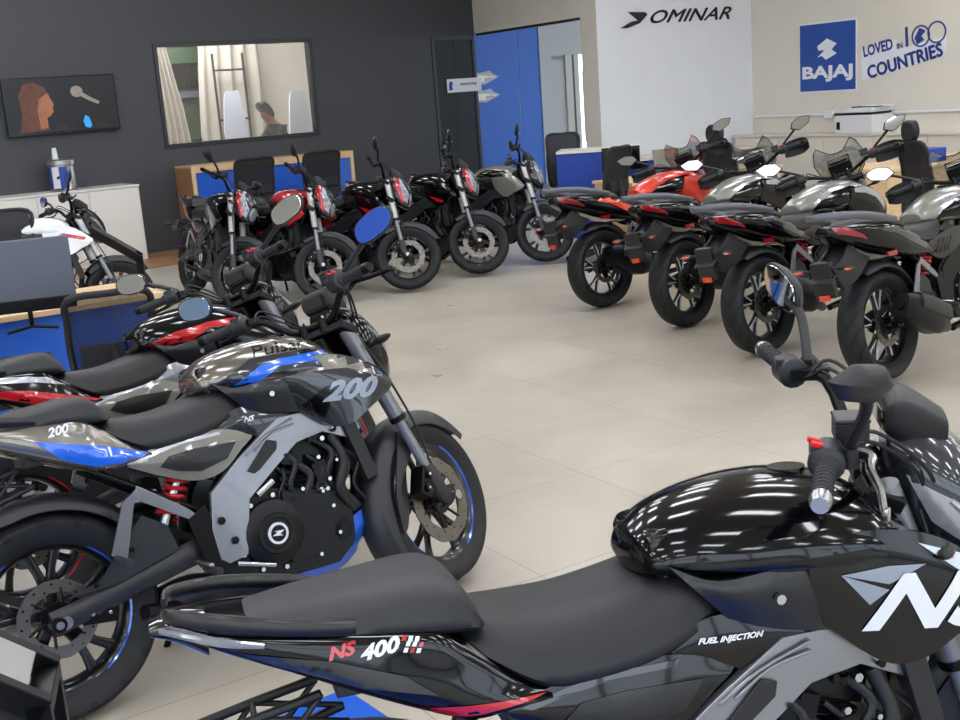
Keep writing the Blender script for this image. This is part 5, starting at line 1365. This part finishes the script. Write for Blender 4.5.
# shirts on the rack / white chair backs
for px_, lab in ((231, 'white covered chair back left of the office person'), (296, 'white covered chair back right of the office person')):
    a, z = ob_(px_, 92, 1.9); m = MB(); m.body([(-.02, [(0, z), (.10, z-.01), (.15, z-.3), (.17, z-.7), (0, z-.7)]), (.03, [(0, z+.01), (.11, z), (.16, z-.3), (.18, z-.7), (0, z-.7)])], 'sign_white', 3, 3)
    T_ = TD @ Matrix.Translation((a, -1.9, 0)) @ Matrix.Rotation(PI/2, 4, 'Z'); 
    m.tube([(0, -.12, z-.7), (0, -.12, 0)], .015, 'steel'); m.tube([(0, .12, z-.7), (0, .12, 0)], .015, 'steel')
    o = m.obj('white_chair', T=T_); tag(o, lab, 'chair', 'white office chairs')
# desk in that room
a, _ = ob_(200, 130, 1.2); b2, _ = ob_(322, 130, 1.2)
o = boxes('office_table', TD, [(a, b2, -1.7, -.9, 1.18, 1.22), (a, a+.05, -1.65, -.95, 0, 1.18), (b2-.05, b2, -1.65, -.95, 0, 1.18)], 'steel_dark', st=False); tag(o, 'dark grey counter inside the office behind the interior window', 'table')
# person bending over it: one continuous body
def person():
    me = bpy.data.meshes.new('person')
    o_ = Vector((0, 0, 0)); vs = []; es = []; rd = []
    def v(p, r, par=None):
        vs.append(p); rd.append(r)
        if par is not None: es.append((par, len(vs)-1))
        return len(vs)-1
    hip = v((0, 0, .95), (.15, .12)); ab = v((.03, 0, 1.12), (.14, .11), hip); ch = v((.12, 0, 1.33), (.16, .12), ab); nk = v((.20, 0, 1.47), (.055, .055), ch)
    hd = v((.25, 0, 1.55), (.085, .075), nk); top = v((.30, 0, 1.64), (.08, .075), hd)
    for s in (-1, 1):
        th = v((.02, s*.10, .88), (.09, .09), hip); kn = v((.05, s*.11, .50), (.06, .06), th); an = v((-.02, s*.11, .10), (.04, .04), kn); v((.10, s*.12, .04), (.035, .03), an)
        sh = v((.13, s*.19, 1.37), (.065, .065), ch); el = v((.22, s*.26, 1.24), (.045, .045), sh); wr = v((.42, s*.20, 1.26), (.03, .03), el); v((.50, s*.18, 1.25), (.035, .02), wr)
    me.from_pydata(vs, es, []); o = bpy.data.objects.new('person', me); COL.objects.link(o)
    sk = o.modifiers.new('skin', 'SKIN')
    for i, r in enumerate(rd): me.skin_vertices[0].data[i].radius = r
    me.skin_vertices[0].data[0].use_root = True
    su = o.modifiers.new('s', 'SUBSURF'); su.levels = 2; su.render_levels = 2
    dg = bpy.context.evaluated_depsgraph_get(); m2 = bpy.data.meshes.new_from_object(o.evaluated_get(dg)); m2.name = 'person'
    bpy.data.objects.remove(o); o = bpy.data.objects.new('person', m2); COL.objects.link(o)
    m2.materials.clear(); m2.materials.append(MT['skin']); m2.materials.append(MT['shirt'])
    for p in m2.polygons:
        c = p.center; p.material_index = 1 if (c.z < 1.44 and not (c.x > .30)) else 0; p.use_smooth = True
    h = MB(); h.body([(.16, [(0, 1.62), (.03, 1.61), (.05, 1.58), (.04, 1.53), (0, 1.52)]), (.22, [(0, 1.70), (.05, 1.69), (.085, 1.63), (.08, 1.55), (0, 1.53)]), (.30, [(0, 1.745), (.05, 1.735), (.09, 1.67), (.085, 1.60), (0, 1.59)]), (.37, [(0, 1.73), (.03, 1.72), (.06, 1.69), (.05, 1.66), (0, 1.655)])], 'hair', 3, 3)
    h.obj('hair', o)
    return o
pn = person(); a, z = ob_(285, 128, .62); pw_ = W0-ND*.62+D*a
pn.location = (pw_.x, pw_.y, -.035); pn.scale = (1.07, 1.07, 1.07); pn.rotation_euler = (0, 0, math.atan2(D.y, D.x)+PI); tag(pn, 'person with dark hair and patterned dark shirt leaning over the office counter', 'person')
# blue display plinth at the bottom
g0 = gz(345, 687, .015); g1 = gz(272, 718, .015); d1 = (g1-g0).normalized(); d2 = Vector((-d1.y, d1.x, 0)); 
if d2.x < 0: d2 = -d2
m = MB(); pts = [g0, g0+d1*1.6, g0+d1*1.6+d2*2.6, g0+d2*2.6]
m.plate([(p.x, p.y) for p in pts], 0.001, .012, 'blue_lam_bright', axis='z')
o = m.obj('floor_mat', bevel=.002); tag(o, 'flat blue display mat on the floor under the foreground motorcycle', 'mat')
m = MB(); i0 = [g0+d1*.03+d2*.03, g0+d1*1.57+d2*.03, g0+d1*1.57+d2*2.57, g0+d1*.03+d2*2.57]
m.plate([(p.x, p.y) for p in i0], .012, .015, 'blue_lam_bright', axis='z'); m.obj('top_sheet', o)
# ---------------------------------------------------------------- lights
w = bpy.data.worlds.new('sky'); sc.world = w; w.use_nodes = True
bg = w.node_tree.nodes['Background']; bg.inputs[0].default_value = (.78, .88, 1, 1); bg.inputs[1].default_value = 1.0
# glazed front behind the viewer: pillars and mullions, open to the daylight
m = MB()
for k in range(13):
    x = -16+k*3.0; m.box((x, -7, HC_/2), (.14, .18, HC_), 'steel_dark')
for z in (.1, 2.6, HC_-.1): m.box((2, -7, z), (36, .12, .12), 'steel_dark')
struct(m.obj('window_3'))
m = MB(); m.box((-16.05, 6, HC_/2), (.1, 26, HC_), 'wall_beige'); struct(m.obj('wall_side'))
m = MB(); m.box((2, -30, -.1), (90, 46, .1), 'asphalt'); struct(m.obj('ground'))
# blue banner board on the front pillars
# ceiling luminaires
n = 0
for i in range(9):
    for j in range(9):
        c = Vector((-8.6+2.1*i+.45*j, -4.5+2.15*j, HC_-.06))
        # stay inside the room
        if (c-W0).dot(ND) < .6 or (c-C2).dot(-NE) > 0 and False: continue
        m = MB(); T_ = Matrix.Translation(c) @ Matrix.Rotation(R(-32), 4, 'Z')
        m.add(*boxp((0, 0, 0), (.95, .30, .05)), 'lamp_emit', T_); o = m.obj('light_panel')
        f = MB(); f.add(*boxp((0, .16, .01), (.99, .02, .07)), 'alu', T_); f.add(*boxp((0, -.16, .01), (.99, .02, .07)), 'alu', T_); f.obj('light_frame', o)
        tag(o, 'white ceiling light panel of the showroom', 'lamp', 'ceiling light panels'); n += 1
# ---------------------------------------------------------------- the motorcycles
base = dict(hug=False, frame='plastic_dark', tank='gloss_black', tank2='gloss_black', shroud='gloss_black', tail='gloss_black', side='gloss_black', knee='gloss_black', fork='fork_silver', cowl='gloss_black')
SH = [(.83, .80), (.93, .86), (1.06, .85), (1.16, .78), (1.13, .74), (1.04, .755), (.95, .79)]
blue = dict(frame='frame_silver', tank='bronze_silver', tank2='dark_grey_paint', tank3='dark_grey_paint', stripe='blue_paint', script='Pulsar', glass=('blue_film', 'sky_glass'), shroud='dark_grey_paint',
  shroud_decals=[([(.80, .90), (.92, .903), (1.03, .885), (1.12, .835), (1.185, .785), (1.17, .775), (1.10, .80), (1.0, .845), (.90, .855), (.81, .86)], 'bronze_silver'), ([(1.05, .875), (1.12, .835), (1.185, .785), (1.175, .765), (1.11, .81)], 'blue_paint'), ([(.83, .755), (.92, .80), (.96, .80), (.90, .70)], 'gloss_black')],
  shroud_text=('200', 'decal_grey', (.99, .772), .085, -.10, 1.35), tail='bronze_silver',
  tail_decals=[([(-.02, .83), (.10, .80), (.20, .775), (.33, .725), (.27, .712), (.16, .722), (.06, .76)], 'blue_paint'), ([(.03, .755), (.16, .712), (.28, .705), (.22, .70), (.10, .712)], 'sign_white')],
  tail_text=[('200', 'decal_white', (.06, .845), .035, -.05, 1.3)], side='graphite_paint', side2='silver_paint', knee='dark_grey_paint', side_text='NS', fork='fork_grey', cowl='gloss_black', rim_stripe=('blue_film', [(R(-60), R(55)), (R(120), R(235))]), pan='blue_paint')
red = dict(frame='frame_silver', tank='gloss_black', tank2='gloss_black', stripe='red_paint', tank3='red_paint', shroud='gloss_black', shroud_decals=[([(1.0, .88), (1.12, .835), (1.185, .785), (1.17, .77), (1.06, .83)], 'red_paint')], tail='gloss_black',
  tail_decals=[([(-.15, .84), (.05, .81), (.20, .77), (.33, .725), (.27, .712), (.10, .75), (-.05, .80)], 'red_paint'), ([(-.20, .885), (0, .865), (.15, .84), (.22, .80), (.10, .83), (-.05, .85), (-.2, .875)], 'silver_paint')], side='graphite_paint', side2='silver_paint', knee='silver_paint', fork='fork_grey', rim_stripe=('red_paint', [(R(-60), R(55))]), cowl='gloss_black')
black = dict(frame='frame_silver', tank='gloss_black', tank2='gloss_black', tank3='decal_grey', shroud='gloss_black',
  shroud_decals=[([(.845, .838), (.93, .842), (1.0, .835), (.93, .81)], 'decal_grey'), ([(.845, .838), (.93, .80), (.895, .778)], 'decal_grey'), ([(.99, .872), (1.10, .83), (1.18, .78), (1.15, .77), (1.06, .815)], 'silver_paint'), ([(1.05, .84), (1.12, .81), (1.185, .765), (1.17, .755), (1.10, .79)], 'red_paint')],
  shroud_text=('NS', 'decal_white', (1.0, .765), .135, -.10, 1.45), tail='gloss_black',
  tail_decals=[([(-.10, .775), (.05, .745), (.20, .735), (.33, .727), (.20, .715), (.05, .725)], 'red_paint')] + [([(.085+.012*k+.006*(j%2), .862-.009*j-.002*k), (.093+.012*k+.006*(j%2), .861-.009*j-.002*k), (.089+.012*k+.006*(j%2), .854-.009*j-.002*k), (.081+.012*k+.006*(j%2), .855-.009*j-.002*k)], 'decal_white' if (k+j)%3 else 'red_paint') for k in range(3) for j in range(3)] + [([(-.22, .87), (-.05, .84), (.08, .80), (.14, .76), (0, .79), (-.15, .84)], 'dark_grey_paint')],
  tail_text=[('NS', 'red_paint', (-.035, .853), .026, -.10, 1.5), ('400', 'decal_white', (.035, .847), .030, -.10, 1.6)], tail_lamp='lens_dark', side='gloss_black', side2='dark_grey_paint', knee='gloss_black', side_text='FUEL INJECTION', side_size=.013, fork='fork_grey', cowl='dark_grey_paint',
  cowl_decals=[([(1.08, .98), (1.16, .94), (1.24, .86), (1.2, .84), (1.12, .90)], 'silver_paint')])
white = dict(base, tank='white_paint', tank2='white_paint', shroud='white_paint', tail='white_paint', stripe='white_paint', tank3='white_paint', side='white_paint', shroud_decals=[([(.84, .80), (.95, .84), (1.12, .79), (1.1, .77), (.95, .81)], 'red_paint')])
CD = [([(1.08, 1.02), (1.14, 1.0), (1.24, .80), (1.20, .78)], 'red_paint'), ([(1.14, 1.02), (1.17, 1.0), (1.26, .86), (1.25, .78), (1.22, .80)], 'decal_grey')]
rd1 = dict(base, shroud_decals=[([(.84, .76), (.95, .70), (1.08, .69), (.98, .73)], 'red_paint')], tail_decals=[([(-.10, .86), (.05, .84), (.20, .77), (.1, .78)], 'red_paint')], cowl='dark_grey_paint', cowl_decals=CD)
rd2 = dict(base, tank='red_paint', tank2='red_paint', shroud='red_paint', cowl='dark_grey_paint', cowl_decals=CD, tail_decals=[([(-.10, .86), (.05, .84), (.20, .77), (.1, .78)], 'red_paint')])
rd5 = dict(base, tank='graphite_paint', tank2='gloss_black', shroud='graphite_paint', cowl='dark_grey_paint', cowl_decals=[CD[1]])

white['glass'] = ('blue_film', 'blue_film'); black['big'] = 2; black['mtune'] = ((.94, -.40, 1.27), (.93, .42, 1.20)); black['yaw'] = (-.9, .3); black['msize'] = (.72, 1); black['mshape'] = (1, 0)
red['glass'] = ('mirror_glass', 'mirror_glass')
def place(f, t, name, lab, pose, group=None, z=0):
    x, y, rz, lean, st = pose
    return f(t, name, lab, (x, y), rz, lean, st, group, z) if f is ns_bike else f(t, name, lab, (x, y), rz, lean, st, group)
b = place(ns_bike, blue, 'street_motorcycle', 'silver and blue street motorcycle in left foreground with blue tank stripe', (-1.26, 3.07, R(36.2), R(11.1), R(24)))
b = place(ns_bike, red, 'street_motorcycle', 'black and red street motorcycle behind the silver and blue one', (-1.617, 3.785, .709, .18, .442))
b = place(ns_bike, black, 'street_motorcycle', 'glossy black street motorcycle cropped at bottom right, closest to the viewer', (-.264, 1.66, .261, .107, -.445), z=.016)
b = place(ns_bike, white, 'street_motorcycle', 'white street motorcycle behind the desk at far left', (-4.17, 9.0, .32, .144, .298))
rows = [((-2.79, 11.31), -58.2, 10.2, 39.7, rd1, 'black motorcycle with red accents, leftmost of the row along the dark wall'),
        ((-2.25, 11.01), -44.9, 10.1, 40, rd2, 'motorcycle with glossy red tank, in the row along the dark wall'),
        ((-1.66, 11.19), -36.4, 9.3, 37.2, rd1, 'black motorcycle with red accents, just right of the red-tanked one'),
        ((-1.08, 11.72), -31.0, 9.2, 37.5, rd1, 'black motorcycle with red accents, in front of the dark glass door'),
        ((-.42, 12.17), -29.4, 9.1, 35, rd5, 'grey and black motorcycle, rightmost of the row, in front of the blue wall')]
first = None
for i, ((x, y), h, l, s_, th, lab) in enumerate(rows):
    if i == 3:
        b = copy_thing(first); b.location = (x, y, .002); b.rotation_euler = (-R(l), 0, R(h)); b['label'] = lab
    else:
        b = ns_bike(th, 'naked_motorcycle', lab, (x, y), R(h), R(l), R(s_), 'motorcycles in the row along the dark wall')
        if i == 2: first = b
gd = dict(tank='graphite_paint', edge='silver_paint', shroud='gloss_black', tail='gloss_black', tailtop='dark_grey_paint')
rdD = dict(tank='orange_red', edge='red_paint', shroud='orange_red', tail='gloss_black', tailtop='orange_red')
rr = [((1.02, 8.92), 37.2, 7.1, 27.4, rdD, 'red roadster motorcycle, farthest of the right-hand row'),
      ((1.49, 7.96), 42.6, 8.2, 27.8, gd, 'grey and black roadster motorcycle next to the red one'),
      ((1.78, 6.98), 40.3, 8.0, 28, gd, 'grey and black roadster motorcycle, second nearest of the right-hand row'),
      ((2.23, 6.14), 39.4, 8.6, 29, gd, 'grey and black roadster motorcycle, nearest of the right-hand row with muffler showing')]
gf = None
for i, ((x, y), h, l, s_, th, lab) in enumerate(rr):
    if i > 1:
        b = copy_thing(gf); b.location = (x, y, .002); b.rotation_euler = (-R(l), 0, R(h)); b['label'] = lab
    else:
        b = dominar(th, 'roadster_motorcycle', lab, (x, y), R(h), R(l), R(s_), 'roadsters in the right-hand row')
        if i == 1: gf = b
